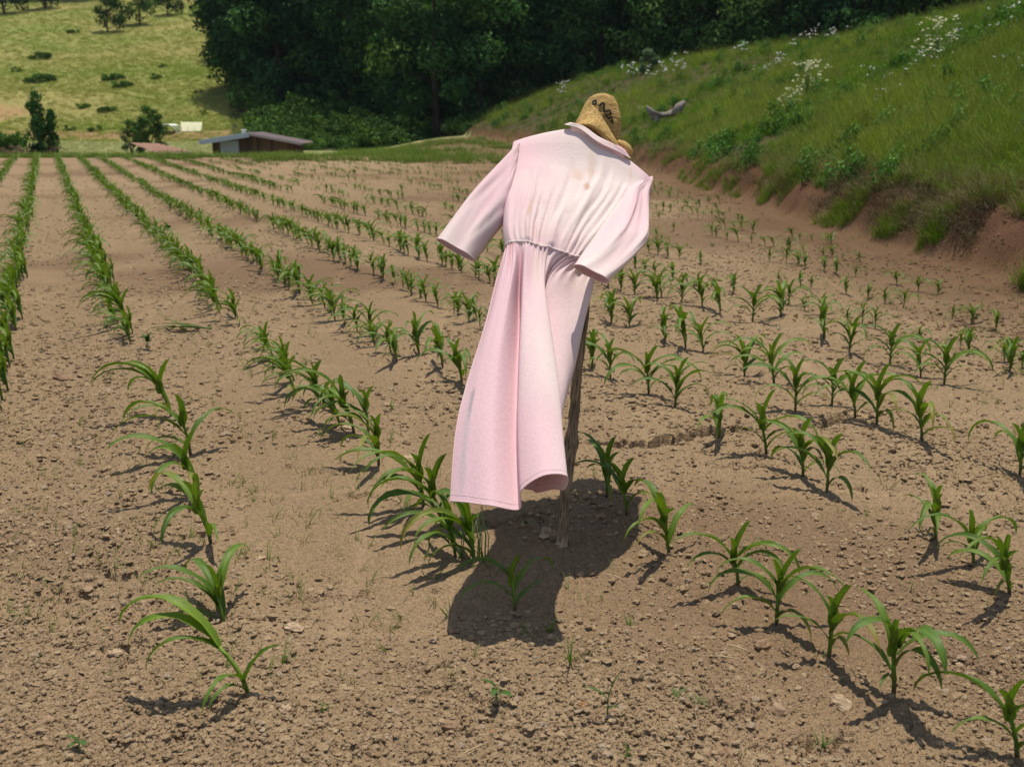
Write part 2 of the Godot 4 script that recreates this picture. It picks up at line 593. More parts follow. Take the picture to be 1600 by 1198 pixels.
func corn_pieces(tall: float, leafy: int, sweep: float, bow := 0.0) -> Array:    # [[name, mesh], ...]; sweep: how far the wind lays the leaves to the left
	var out := []
	var top := tall * rng.randf_range(0.40, 0.52)
	var lean := Vector3(rng.randf_range(-0.05, 0.03) - 0.04 * sweep - bow * 0.3, 0, rng.randf_range(-0.04, 0.04))
	var path := []
	var radii := []
	var cols := []
	for j in 7:
		var t := j / 6.0
		path.append(Vector3(lean.x * t * t * tall * 2.0, top * t - 0.03 * (1.0 - t), lean.z * t * t * tall * 2.0))
		radii.append(lerpf(0.0068, 0.0052, t) * (0.55 + tall * 1.5))
		cols.append(Color(0.07, 0.045, 0.03).lerp(Color(0.12, 0.21, 0.03), smoothstep(0.15, 0.75, t)))
	out.append(["stem", tube(path, radii, 8, cols)])
	var spin := rng.randf() * PI
	for k in leafy:
		var f := (k + 0.6) / leafy
		var root := spline(path, 0.25 + 0.72 * f)
		var az := spin + PI * k + rng.randf_range(-0.5, 0.5)
		var pull := sweep * rng.randf_range(0.45, 1.0)
		var dv := Vector2(cos(az), sin(az)) * (1.0 - 0.75 * pull) + Vector2(-1.0, rng.randf_range(-0.25, 0.45)) * pull
		az = dv.angle()
		var len := tall * lerpf(0.6, 1.0 + 0.35 * sweep, sin(f * PI * 0.72)) * rng.randf_range(0.8, 1.1)
		var g := Color(0.10, 0.195, 0.03).lerp(Color(0.175, 0.285, 0.036), rng.randf())
		var tip := g.lerp(Color(0.2, 0.26, 0.05), rng.randf() * 0.7)
		if rng.randf() < (0.6 if k == 0 else 0.08): tip = Color(0.42, 0.32, 0.10)
		out.append(["leaf", leaf_piece(root, az, rng.randf_range(0.95, 1.35) - 0.15 * sweep, len, len * rng.randf_range(0.08, 0.105) + 0.006, rng.randf_range(1.9, 2.9), rng.randf_range(-0.7, 0.7), rng.randf_range(0.25, 0.6), g, tip)])
	for k in 3:
		var y := Color(0.17, 0.29, 0.03).lerp(Color(0.27, 0.40, 0.04), rng.randf())
		var len: float = (tall - top) * [1.06, 0.8, 0.62][k] * rng.randf_range(0.9, 1.1)
		out.append(["young_leaf", leaf_piece(path[6] - Vector3(0, 0.02, 0), spin + k * 2.2 + rng.randf_range(-0.4, 0.4), rng.randf_range(1.35, 1.52), len, tall * 0.105, 0.45 + 0.9 * rng.randf() * k * 0.4 + bow, rng.randf_range(-0.3, 0.3), rng.randf_range(0.9, 1.5), y, y.lerp(Color(0.14, 0.26, 0.03), 0.5), 0.05, [7.0, 4.0, 2.5][k])])
	return out

func corn(pieces: Array, where: Vector3, turn: float, size: float) -> Node3D:
	var o := base("corn_plant", where)
	for p in pieces:
		put(p[0], p[1], M.stem if p[0] == "stem" else M.corn, o)
	o.rotation.y = turn
	o.scale = Vector3.ONE * size
	return o

func joined(pieces: Array) -> ArrayMesh:
	var st := SurfaceTool.new()
	for p in pieces: st.append_from(p[1], 0, Transform3D())
	return st.commit()

func multi(called: String, mesh: Mesh, m: Material, places: Array, tints: Array, label: String, parent: Node = null) -> MultiMeshInstance3D:
	var mm := MultiMesh.new()
	mm.transform_format = MultiMesh.TRANSFORM_3D
	mm.use_colors = tints.size() > 0
	mm.mesh = mesh
	mm.instance_count = places.size()
	for i in places.size():
		mm.set_instance_transform(i, places[i])
		if tints.size(): mm.set_instance_color(i, tints[i])
	var o := MultiMeshInstance3D.new()
	o.name = numbered(called) if parent == null else called
	o.multimesh = mm
	o.material_override = m
	(self if parent == null else parent).add_child(o, true)
	tag(o, label, "", "", "stuff")
	return o

func tuft(blades: int, tall: float, wide: float, spread: float, bend: float) -> ArrayMesh:
	var v := PackedVector3Array()
	var c := PackedColorArray()
	var idx := PackedInt32Array()
	for k in blades:
		var az := rng.randf() * TAU
		var r := sqrt(rng.randf()) * spread
		var root := Vector3(cos(az) * r, -0.03, sin(az) * r)
		az += rng.randf_range(-0.9, 0.9)
		var e := rng.randf_range(1.1, 1.5)
		var len := tall * rng.randf_range(0.5, 1.1)
		var dr := bend * rng.randf_range(0.3, 1.3)
		var s := rng.randf_range(0.72, 1.25)
		var first := v.size()
		var p := root
		var side := Vector3(-sin(az), 0, cos(az)).rotated(Vector3.UP, rng.randf_range(-0.8, 0.8))
		for j in 4:
			var t := j / 3.0
			var w := wide * (1.0 - t * 0.75)
			v.append(p - side * w * 0.5)
			v.append(p + side * w * 0.5)
			c.append(Color(s, s, s))
			c.append(Color(s, s, s))
			var ee := e - dr * t
			p += Vector3(cos(az) * cos(ee), sin(ee), sin(az) * cos(ee)) * len / 3.0
		for j in 3:
			var a := first + j * 2
			idx.append_array([a, a + 2, a + 3, a, a + 3, a + 1])
	return arrays_mesh(v, PackedVector2Array(), c, idx, false)

func leaf_cloud(lobes: Array, per: int, size: float, colours: Array, shape := 1.0) -> ArrayMesh:   # lobes: [centre, radius]
	var v := PackedVector3Array()
	var c := PackedColorArray()
	var idx := PackedInt32Array()
	for l in lobes:
		var tint: Color = colours[rng.randi() % colours.size()]
		tint = tint * rng.randf_range(0.65, 1.55)
		var cnt := int(per * clampf(l[1] * l[1], 0.2, 4.0))
		for k in cnt:
			var n := Vector3(rng.randfn(), rng.randfn() + 0.25, rng.randfn()).normalized()
			var p: Vector3 = l[0] + n * l[1] * rng.randf_range(0.55, 1.08) * Vector3(1, shape, 1)
			var t := Vector3(rng.randfn(), rng.randfn() - 0.5, rng.randfn()).normalized()
			var face := (n + Vector3(rng.randfn(), rng.randfn() + 0.6, rng.randfn()) * 0.6).normalized()
			var a := face.cross(t).normalized()
			var b := a.cross(face).normalized()
			var s := size * rng.randf_range(0.6, 1.3)
			var f := v.size()
			v.append_array([p - b * s * 0.5, p + a * s * 0.3 + face * s * 0.08, p + b * s * 0.6 - face * s * 0.12, p - a * s * 0.3 + face * s * 0.08])
			var q := tint * rng.randf_range(0.75, 1.3)
			q.a = 1.0
			for i in 4: c.append(q)
			idx.append_array([f, f + 1, f + 2, f, f + 2, f + 3])
	return arrays_mesh(v, PackedVector2Array(), c, idx, false)

func crown_lobes(r: float, low: float, high: float, n: int, lobe: float) -> Array:
	var out := []
	for k in n:
		var t := pow(rng.randf(), 0.8)
		var prof := sqrt(maxf(0.05, 1.0 - pow(absf(t * 2.0 - 0.75) / 1.3, 2.2)))
		var a := rng.randf() * TAU
		var q := sqrt(rng.randf_range(0.15, 1.0)) * r * prof
		out.append([Vector3(cos(a) * q, lerpf(low, high, t), sin(a) * q), lobe * rng.randf_range(0.6, 1.25)])
	return out

func make_tree(tall: float, r: float, low: float, n: int, lobe: float, per: int, leaf: float, colours: Array, bark: Color) -> Array:   # [trunk mesh, crown mesh]
	var st := SurfaceTool.new()
	var path := []
	var radii := []
	var cols := []
	for j in 9:
		var t := j / 8.0
		path.append(Vector3(0.25 * n1.get_noise_2d(t * 40, tall * 9), tall * 0.86 * t - 0.4, 0.25 * n1.get_noise_2d(t * 40, tall * 9 + 50)))
		radii.append(tall * 0.021 * (1.0 - 0.85 * t) + (0.1 if j == 0 else 0.0))
		cols.append(bark)
	st.append_from(tube(path, radii, 9, cols, 0.3), 0, Transform3D())
	var lobes := crown_lobes(r, low, tall - lobe * 0.5, n, lobe)
	for k in mini(9, n):
		var e: Vector3 = lobes[k][0]
		var s := spline(path, clampf((e.y - 1.2) / (tall * 0.86), 0.15, 0.95))
		st.append_from(tube([s, s.lerp(e, 0.5) + Vector3(0, -0.2, 0), e], [tall * 0.007, tall * 0.005, 0.02], 5, [bark, bark, bark]), 0, Transform3D())
	return [st.commit(), leaf_cloud(lobes, per, leaf, colours, 0.8)]

func plant_tree(called: String, t: Array, where: Vector3, turn: float, size: float, label: String, category := "tree", group := "") -> Node3D:
	var o := base(called, where, label, category, group)
	put("trunk", t[0], M.bark, o)
	put("crown", t[1], M.foliage, o)
	o.rotation.y = turn
	o.scale = Vector3.ONE * size
	return o

func make_bush(r: float, tall: float, n: int, per: int, leaf: float, colours: Array) -> Array:
	var st := SurfaceTool.new()
	var lobes := []
	for k in n:
		var a := rng.randf() * TAU
		var q := sqrt(rng.randf()) * r
		var y := rng.randf_range(0.12, 1.0) * tall * sqrt(maxf(0.1, 1.0 - pow(q / r, 2.0) * 0.7))
		var e := Vector3(cos(a) * q, y, sin(a) * q)
		lobes.append([e, rng.randf_range(0.22, 0.42) * r])
		st.append_from(tube([Vector3(cos(a) * q * 0.15, -0.2, sin(a) * q * 0.15), e * Vector3(0.6, 0.5, 0.6), e], [0.035, 0.022, 0.008], 5, [Color(0.1, 0.07, 0.05), Color(0.1, 0.07, 0.05), Color(0.1, 0.08, 0.05)]), 0, Transform3D())
	return [st.commit(), leaf_cloud(lobes, per, leaf, colours, 0.9)]

func plant_bush(called: String, t: Array, where: Vector3, turn: float, size: Vector3, label: String, group := "", category := "bush") -> Node3D:
	var o := base(called, where, label, category, group)
	put("stems", t[0], M.stem, o).name = "stem"
	put("foliage", t[1], M.foliage, o)
	o.rotation.y = turn
	o.scale = size
	return o

func rock_mesh(sd: int, flat: float, rough: float, detail := 1) -> ArrayMesh:
	var s := SphereMesh.new()
	s.radius = 0.5
	s.height = 1.0
	s.radial_segments = 6 if detail == 0 else 12
	s.rings = 3 if detail == 0 else 7
	var a := s.get_mesh_arrays()
	var v: PackedVector3Array = a[Mesh.ARRAY_VERTEX]
	for i in v.size():
		var p := v[i]
		var k := 1.0 + rough * n1.get_noise_3d(p.x * 60 + sd * 37, p.y * 60, p.z * 60) + rough * 0.5 * n2.get_noise_3d(p.x * 160 + sd * 37, p.y * 160, p.z * 160)
		v[i] = Vector3(p.x, p.y * flat, p.z) * k
	var c := PackedColorArray()
	c.resize(v.size())
	c.fill(Color.WHITE)
	var m := arrays_mesh(v, PackedVector2Array(), c, a[Mesh.ARRAY_INDEX], false)
	if detail > 1:
		var st := SurfaceTool.new()
		st.create_from(m, 0)
		st.index()
		st.generate_normals()
		return st.commit()
	var tool := SurfaceTool.new()                           # flat faces, each with its own corners
	tool.create_from(m, 0)
	tool.deindex()
	return tool.commit()

# ---------------------------------------------------------------- the scarecrow
const TORSO_L := [Vector3(0.005, 1.323, -4.020), Vector3(-0.007, 1.271, -3.960), Vector3(-0.018, 1.189, -3.850), Vector3(-0.027, 1.114, -3.740), Vector3(-0.031, 1.035, -3.630), Vector3(-0.022, 0.986, -3.560)]
const TORSO_R := [Vector3(0.514, 1.195, -4.000), Vector3(0.502, 1.137, -3.950), Vector3(0.468, 1.082, -3.850), Vector3(0.411, 1.020, -3.740), Vector3(0.337, 0.955, -3.620), Vector3(0.274, 0.898, -3.560)]
const SKIRT_L := [Vector3(-0.022, 0.984, -3.560), Vector3(-0.044, 0.908, -3.440), Vector3(-0.081, 0.778, -3.280), Vector3(-0.132, 0.635, -3.100), Vector3(-0.161, 0.518, -2.950), Vector3(-0.170, 0.367, -2.780)]
const SKIRT_F := [Vector3(0.111, 0.961, -3.520), Vector3(0.105, 0.889, -3.430), Vector3(0.120, 0.784, -3.250), Vector3(0.138, 0.648, -3.010), Vector3(0.143, 0.551, -2.860), Vector3(0.149, 0.463, -2.710)]
const SKIRT_G := [Vector3(0.274, 0.895, -3.560), Vector3(0.273, 0.867, -3.490), Vector3(0.239, 0.766, -3.400), Vector3(0.199, 0.633, -3.280), Vector3(0.143, 0.510, -3.150), Vector3(0.073, 0.373, -2.860)]
const CROWN := [[-0.02, 938.0, 146.0, 939.0, 146.0, 0.004], [0.03, 929.0, 147.5, 948.0, 146.5, 0.022], [0.12, 920.0, 153.0, 959.0, 151.0, 0.040], [0.32, 911.0, 168.0, 966.0, 164.0, 0.056], [0.56, 903.0, 184.0, 970.0, 186.0, 0.062], [0.80, 897.0, 196.0, 970.0, 206.0, 0.058], [1.0, 903.0, 203.0, 969.0, 224.0, 0.05]]

func bodice_at(u: float, v: float) -> Vector3:
	var l := spline(TORSO_L, v)
	var r := spline(TORSO_R, v)
	var down := (spline(TORSO_L, minf(v + 0.1, 1)) + spline(TORSO_R, minf(v + 0.1, 1)) - spline(TORSO_L, maxf(v - 0.1, 0)) - spline(TORSO_R, maxf(v - 0.1, 0))).normalized()
	var n := down.cross(r - l).normalized()
	if n.z < 0: n = -n
	var a := TAU * u
	var ce := signf(cos(a)) * pow(absf(cos(a)), 0.75)
	var se := signf(sin(a)) * pow(absf(sin(a)), 0.8)
	var th := curve([[0.0, 0.012], [0.12, 0.032], [0.3, 0.05], [0.6, 0.06], [0.85, 0.062], [1.0, 0.06]], v)
	var p := (l + r) * 0.5 + (r - l) * 0.5 * ce + n * th * se
	p += Vector3(0, 0.105, -0.055) * (1.0 - smoothstep(0.0, 0.30, v)) * (1.0 - pow(absf(ce), 1.25))
	var amp := smoothstep(0.12, 0.75, v)
	var w := ce * 8.5 + 2.3 * v + 2.6 * n1.get_noise_2d(ce * 25.0, v * 14.0)
	var drag := pow(0.5 + 0.5 * sin(w), 2.0) * 0.009 + 0.005 * sin(ce * 17.0 - 3.0 * v + 3.0 * n2.get_noise_2d(ce * 10.0, v * 6.0))
	var crease := 0.0
	for g in [[-0.66, 0.02, 0.30, 0.026], [-0.47, 0.05, 0.50, 0.022], [-0.30, 0.02, 0.42, 0.026], [-0.13, -0.06, 0.16, 0.034], [0.04, -0.08, 0.38, 0.024], [0.14, -0.12, 0.10, 0.034], [0.33, -0.10, 0.14, 0.032], [0.45, -0.08, 0.36, 0.024], [0.58, -0.10, 0.20, 0.028], [0.74, -0.10, 0.40, 0.026]]:
		var q: float = (ce - g[0] - g[1] * (v - 0.5) * 2.0 - 0.035 * n1.get_noise_2d(v * 30.0, g[0] * 90.0)) / g[3]
		crease += 0.0070 * (exp(-q * q) - 0.7 * exp(-(q - 1.9) * (q - 1.9))) * smoothstep(g[2], g[2] + 0.16, v) * (1.0 - 0.6 * smoothstep(0.85, 1.0, v))
	var pleat := 0.0058 * sin(ce * 62.0 + 7.0 * n1.get_noise_2d(ce * 40.0, 3.0)) * (0.6 + 0.9 * n2.get_noise_2d(ce * 30.0, 8.0)) * smoothstep(0.45 + 0.35 * n2.get_noise_2d(ce * 60.0, 5.0), 0.98, v) * (1.0 - 0.8 * smoothstep(0.955, 1.0, v))
	p += n * (drag * amp * (1.0 - smoothstep(0.93, 1.0, v) * 0.6) + pleat - crease + 0.004 * n2.get_noise_2d(ce * 16.0, v * 8.0) * (1.0 - absf(ce))) * (1.0 if se > -0.2 else -0.6)
	return p

func skirt_at(u: float, v: float) -> Vector3:
	var l := spline(SKIRT_L, v)
	var f := spline(SKIRT_F, v)
	var g := spline(SKIRT_G, v)
	var down := (spline(SKIRT_L, minf(v + 0.08, 1)) + spline(SKIRT_F, minf(v + 0.08, 1)) - spline(SKIRT_L, maxf(v - 0.08, 0)) - spline(SKIRT_F, maxf(v - 0.08, 0))).normalized()
	var n := down.cross(f - l).normalized()
	if n.y < 0: n = -n
	var k := smoothstep(0.0, 0.35, v)
	var low := smoothstep(0.5, 1.0, v)
	var vs := lerpf(0.44, 0.56, v)                          # where the valley runs
	var back := lerpf(0.10, 0.055, v)
	var hd := pow(low, 1.5)
	var pts := [
		l,
		l.lerp(f, 0.16) + n * lerpf(0.04, 0.020, v) + down * 0.028 * hd,
		l.lerp(f, vs - 0.17) + n * lerpf(0.04, 0.030, v) + down * 0.062 * hd,
		l.lerp(f, vs) + n * lerpf(0.038, -0.030, k) + down * 0.052 * hd,
		l.lerp(f, vs + 0.08) + n * lerpf(0.04, 0.026, k) + down * 0.030 * hd,
		l.lerp(f, lerpf(0.80, 0.84, v)) + n * lerpf(0.034, 0.045, v) + down * 0.012 * hd,
		f + n * 0.006 * k,
		f.lerp(l, 0.06) - n * lerpf(0.0, 0.040, k) + down * 0.01 * hd,
		f.lerp(g, 0.5) - n * lerpf(-0.02, 0.012, k) + down * 0.012 * hd,
		g + down * 0.01 * hd,
		g.lerp(l, 0.12) - n * back * 0.5 - down * 0.02 * hd,
		g.lerp(l, 0.45) - n * back * 0.8 - down * 0.05 * hd,
		l.lerp(g, 0.2) - n * back * 0.55 - down * 0.05 * hd,
		l - n * back * 0.16 + (l - f) * 0.004 - down * 0.012 * hd]
	var p := ring(pts, u)
	var wr := 0.010 * sin(u * 52.0 + 4.0 * n2.get_noise_2d(u * 30.0, v * 2.0)) * smoothstep(0.0, 0.1, v) * (1.0 - smoothstep(0.15, 0.6, v))
	wr += 0.0035 * n2.get_noise_3d(u * 70.0, v * 14.0, 2.0) * 2.0
	p += n * wr
	if v < 0.26:                                             # hangs from the waist
		var ub := lerpf(0.5, 0.252, u / 0.4286) if u < 0.4286 else lerpf(0.252, 0.0, (u - 0.4286) / 0.2144) if u < 0.643 else 1.0 - 0.5 * (u - 0.643) / 0.357
		p = bodice_at(ub, 1.0).lerp(p, smoothstep(-0.04, 0.26, v))
	p += n * 0.0065 * sin(u * 235.0 + 9.0 * n1.get_noise_2d(u * 90.0, 3.0)) * (0.45 + n2.get_noise_2d(u * 60.0, 1.0)) * 1.6 * smoothstep(0.0, 0.02, v) * (1.0 - smoothstep(0.05, 0.24 + 0.2 * n2.get_noise_2d(u * 70.0, 9.0), v))
	return p

func sleeve(tops: Array, ends: Array, thick: Array, sd: float) -> ArrayMesh:
	return sheet(64, 48, func(u, v):
		var a := spline(tops, v)
		var b := spline(ends, v)
		var n := Vector3(0, 0.35, 1.0)
		n = (n - (b - a).normalized() * n.dot((b - a).normalized())).normalized()
		var q: float = TAU * u
		var th := curve(thick, v)
		var p: Vector3 = (a + b) * 0.5 + (a - b) * 0.5 * signf(cos(q)) * pow(absf(cos(q)), 0.85) + n * th * signf(sin(q)) * pow(absf(sin(q)), 0.85)
		var w: float = 0.006 * sin(cos(q) * 6.0 + v * 2.5 + sd + 2.0 * n1.get_noise_2d(u * 30.0, v * 12.0 + sd)) * smoothstep(0.0, 0.25, v)
		w += 0.005 * n2.get_noise_3d(u * 30.0, v * 22.0, sd)
		for g in 4:
			var cc: float = (cos(q) - 0.75 + 0.45 * g + 0.5 * (v - 0.6) * (1.0 if g % 2 == 0 else -0.7) + 0.15 * n1.get_noise_2d(v * 30.0, g * 40.0 + sd)) / 0.085
			w -= 0.0045 * (exp(-cc * cc) - 0.6 * exp(-(cc - 1.9) * (cc - 1.9))) * smoothstep(0.05, 0.3, v) * (1.0 - smoothstep(0.7, 0.95, v))
		w += 0.003 * sin(u * 110.0) * (1.0 - smoothstep(0.0, 0.2, v))
		return p + n * w * (1.0 if sin(q) > 0 else -0.4), true)

func loop_tube(f: Callable, v: float, r: float, n: int, lump := 0.0) -> ArrayMesh:
	var path := []
	var radii := []
	for i in n + 1:
		path.append(f.call(float(i % n) / n, v))
		radii.append(r * (1.0 + lump * sin(i * 2.1) + lump * n1.get_noise_2d(i * 30.0, 4.0)))
	return tube(path, radii, 7)

func crown_at(u: float, v: float) -> Vector3:
	var k := []
	for c in [1, 2, 3, 4, 5]: k.append(curve(CROWN.map(func(q): return [q[0], q[c]]), v))
	var l := at(k[0], k[1], 4.16 + 0.03 * (1.0 - v))
	var r := at(k[2], k[3], 4.16 + 0.03 * (1.0 - v))
	var a := TAU * u
	var p: Vector3 = (l + r) * 0.5 + (r - l) * 0.5 * cos(a) + Vector3(0, 0.15, 1.0).normalized() * k[4] * sin(a)
	return p + Vector3(0.3, 0.2, 1) * (0.011 * n1.get_noise_3d(u * 24.0, v * 34.0, 8.0) + 0.007 * n2.get_noise_3d(u * 30.0, v * 40.0, 8.0)) * smoothstep(0.0, 0.2, v)

func crown_front(x: float, y: float) -> Vector3:
	var v := 0.5
	for i in 30:
		var ym := curve(CROWN.map(func(q): return [q[0], (q[2] + q[4]) * 0.5]), v)
		v = clampf(v + (y - ym) * 0.01, 0.0, 1.0)
	var l := curve(CROWN.map(func(q): return [q[0], q[1]]), v)
	var r := curve(CROWN.map(func(q): return [q[0], q[3]]), v)
	var c := clampf((x - (l + r) / 2) / ((r - l) / 2), -1, 1)
	return crown_at(acos(c) / TAU, v) + Vector3(0, 0.0008, 0.0022)

func build_scarecrow() -> void:
	var post := base("scarecrow_post", Vector3(0.168, 0, -3.345), "crooked weathered wooden post holding up the pink dress", "post")
	var pts := [Vector3(0.166, -0.029, -3.310), Vector3(0.168, -0.002, -3.345), Vector3(0.177, 0.070, -3.380), Vector3(0.181, 0.137, -3.420), Vector3(0.198, 0.244, -3.480), Vector3(0.206, 0.313, -3.520), Vector3(0.221, 0.412, -3.580), Vector3(0.227, 0.495, -3.620), Vector3(0.248, 0.641, -3.700), Vector3(0.276, 0.852, -3.830), Vector3(0.306, 1.140, -4.020), Vector3(0.336, 1.445, -4.200)]
	var path := []
	var radii := []
	var cols := []
	for i in 60:
		var t := i / 59.0
		path.append(spline(pts, t) - post.position)
		radii.append(lerpf(0.0205, 0.017, t) * (1.0 + 0.1 * n1.get_noise_2d(t * 160, 1)) + 0.006 * exp(-pow((t - 0.445) / 0.03, 2)))
		cols.append(Color(0.56, 0.43, 0.29).lerp(Color(0.40, 0.30, 0.20), 0.5 + n2.get_noise_2d(t * 200, 7)))
	put("stake", tube(path, radii, 18, cols, 0.30), M.wood, post)
	var bar := []
	for i in 9: bar.append(Vector3(0.014, 1.292, -4.040).lerp(Vector3(0.505, 1.164, -4.020), i / 8.0) + Vector3(0, 0.045 * sin(PI * i / 8.0), -0.005) - post.position)
	var bc := []
	for i in 9: bc.append(Color(0.15, 0.11, 0.08))
	put("crossbar", tube(bar, [0.011, 0.012, 0.012, 0.013, 0.013, 0.013, 0.012, 0.012, 0.011], 10, bc, 0.3), M.wood, post)

	var dress := base("dress", Vector3(0.22, 0.37, -3.4), "pink short-sleeved dress with gathered waist hanging on the scarecrow post", "dress")
	var o := dress.position
	var brown := Color(0.72, 0.55, 0.38)
	var m_body := cloth([[0.238, 0.22, 0.008, 0.13, brown, 0.22], [0.252, 0.31, 0.010, 0.07, Color(0.66, 0.50, 0.38), 0.26], [0.238, 0.40, 0.006, 0.05, Color(0.6, 0.42, 0.27), 0.4], [0.335, 0.70, 0.008, 0.10, brown, 0.45], [0.14, 0.16, 0.012, 0.10, Color(0.8, 0.66, 0.56), 0.35], [0.30, 0.85, 0.07, 0.16, Color(0.84, 0.78, 0.73), 0.3]], 1.0)
	var m_skirt := cloth([[0.055, 0.70, 0.012, 0.07, Color(0.5, 0.49, 0.5), 0.45], [0.05, 0.84, 0.018, 0.20, Color(0.68, 0.68, 0.68), 0.4], [0.62, 0.8, 0.05, 0.1, brown, 0.3], [0.36, 0.16, 0.03, 0.10, Color(0.85, 0.77, 0.70), 0.35], [0.23, 0.45, 0.010, 0.6, Color(0.96, 0.62, 0.72), 0.5]], 21.0)
	var m_sleeve := cloth([[0.02, 0.02, 0.06, 0.05, Color(0.6, 0.6, 0.58), 0.7]], 33.0)
	put("bodice", sheet(240, 90, func(u, v): return bodice_at(u, v) - o, true), m_body, dress)
	var sk := put("skirt", sheet(420, 170, func(u, v): return skirt_at(u, v) - o, true), m_skirt, dress)
	put("hem", loop_tube(func(u, v): return skirt_at(u, v) - o, 0.998, 0.0017, 260, 0.2), m_skirt, sk)
	put("hem_stitching", loop_tube(func(u, v): return skirt_at(u, v) - o, 0.972, 0.0007, 260, 0.3), m_skirt, sk)
	put("waistband", loop_tube(func(u, v): return bodice_at(u, v) - o, 0.997, 0.0048, 200, 0.04), m_body, dress)
	var lt := [Vector3(0.029, 1.319, -4.010), Vector3(0.000, 1.287, -3.980), Vector3(-0.126, 1.161, -3.840), Vector3(-0.259, 1.001, -3.660)]
	var lb := [Vector3(-0.009, 1.069, -3.740), Vector3(-0.040, 1.042, -3.700), Vector3(-0.084, 0.993, -3.660), Vector3(-0.129, 0.940, -3.600)]
	var rt := [Vector3(0.492, 1.190, -3.960), Vector3(0.432, 1.168, -3.900), Vector3(0.362, 1.100, -3.720), Vector3(0.275, 1.023, -3.500), Vector3(0.197, 0.955, -3.340)]
	var rb := [Vector3(0.518, 1.193, -4.000), Vector3(0.503, 1.123, -3.920), Vector3(0.479, 1.052, -3.800), Vector3(0.448, 0.988, -3.620), Vector3(0.307, 0.903, -3.320)]
	for s in [[lt, lb, [[0.0, 0.035], [0.3, 0.055], [1.0, 0.052]], 3.0], [rt, rb, [[0.0, 0.012], [0.3, 0.035], [0.7, 0.06], [1.0, 0.055]], 9.0]]:
		var mv := func(p): return p - o
		var sm := sleeve(s[0].map(mv), s[1].map(mv), s[2], s[3])
		var sl := put("sleeve", sm, m_sleeve, dress)
		var rim := sm.surface_get_arrays(0)[Mesh.ARRAY_VERTEX] as PackedVector3Array
		var a: Array = s[0].map(mv)
		var b: Array = s[1].map(mv)
		var path2 := []
		for i in 65:
			var q := TAU * i / 64.0
			var n := Vector3(0, 0.35, 1.0)
			var ab := (b[-1] - a[-1]) as Vector3
			n = (n - ab.normalized() * n.dot(ab.normalized())).normalized()
			var w := 0.006 * sin(cos(q) * 6.0 + 2.5 + s[3] + 2.0 * n1.get_noise_2d(i / 64.0 * 30.0 if i < 64 else 0.0, 12.0 + s[3])) + 0.005 * n2.get_noise_3d(i / 64.0 * 30.0 if i < 64 else 0.0, 22.0, s[3])
			path2.append((a[-1] + b[-1]) * 0.5 + (a[-1] - b[-1]) * 0.5 * signf(cos(q)) * pow(absf(cos(q)), 0.85) + n * s[2][-1][1] * signf(sin(q)) * pow(absf(sin(q)), 0.85) + n * w * (1.0 if sin(q) > 0 else -0.4))
		var rr := []
		for i in 65: rr.append(0.0022)
		put("cuff", tube(path2, rr, 6), m_sleeve, sl)
	var neck := []
	for k in 5:                                              # round the back of the neck, on the bodice
		var ce := lerpf(-0.17, 0.63, k / 4.0)
		neck.append(bodice_at(acos(signf(ce) * pow(absf(ce), 1.0 / 0.75)) / TAU, 0.012 + 0.055 * sin(PI * k / 4.0)) + Vector3(0, 0.004, 0.006))
	for k in 3: neck.append(neck[4].lerp(neck[0], (k + 1) / 4.0) + Vector3(0, 0.012, -0.05 - 0.05 * sin(PI * (k + 1) / 4.0)))
	var mid := Vector3.ZERO
	for q in neck: mid += q / 8.0
	put("collar", sheet(80, 12, func(u, v):
		var p := ring(neck, u)
		var outw := (p - mid).normalized()
		var w := 0.002 * n2.get_noise_2d(u * 90.0, 2.0)
		var q: Vector3
		if v < 0.5: q = p + Vector3(0, lerpf(-0.02, 0.020, v * 2.0), 0) - outw * 0.002
		else: q = p + outw * lerpf(0.001, 0.026, (v - 0.5) * 2.0) + Vector3(0, lerpf(0.020, 0.002, (v - 0.5) * 2.0), 0)
		return q + outw * w - o, true), m_body, dress)

	var cap := base("cap", Vector3(0.32, 1.33, -4.12), "crumpled tan corduroy cap with black lettering on top of the scarecrow", "cap")
	var co := cap.position
	var tan_m := mat(Color.WHITE, 0.95)
	var im := Image.create(512, 512, false, Image.FORMAT_RGB8)
	var rel := Image.create(512, 512, false, Image.FORMAT_RGB8)
	for j in 512:
		for i in 512:
			var c := Color(0.77, 0.66, 0.44).lerp(Color(0.70, 0.57, 0.34), clampf(0.5 + 1.2 * n1.get_noise_2d(i * 0.5, j * 0.5), 0, 1))
			c = c.lerp(Color(0.52, 0.36, 0.15), 0.6 * smoothstep(0.25, 0.6, n1.get_noise_2d(i * 0.9 + 300, j * 0.9)))
			var s := 0.5 + 0.5 * sin((i * 0.4 - j * 1.0) * TAU / 14.6)
			c *= 0.80 + 0.26 * s + 0.14 * n3.get_noise_2d(i * 2.0, j * 2.0)
			c.a = 1.0
			im.set_pixel(i, j, c.clamp())
			rel.set_pixel(i, j, Color(s, s, s))
	tan_m.albedo_texture = ImageTexture.create_from_image(im)
	tan_m.heightmap_enabled = true
	tan_m.heightmap_texture = ImageTexture.create_from_image(rel)
	tan_m.heightmap_scale = 0.25
	put("crown", sheet(72, 44, func(u, v): return crown_at(u, v) - co, true), tan_m, cap)
	var flap_m := mat(Color.WHITE, 0.85)
	var im2 := Image.create(128, 128, false, Image.FORMAT_RGB8)
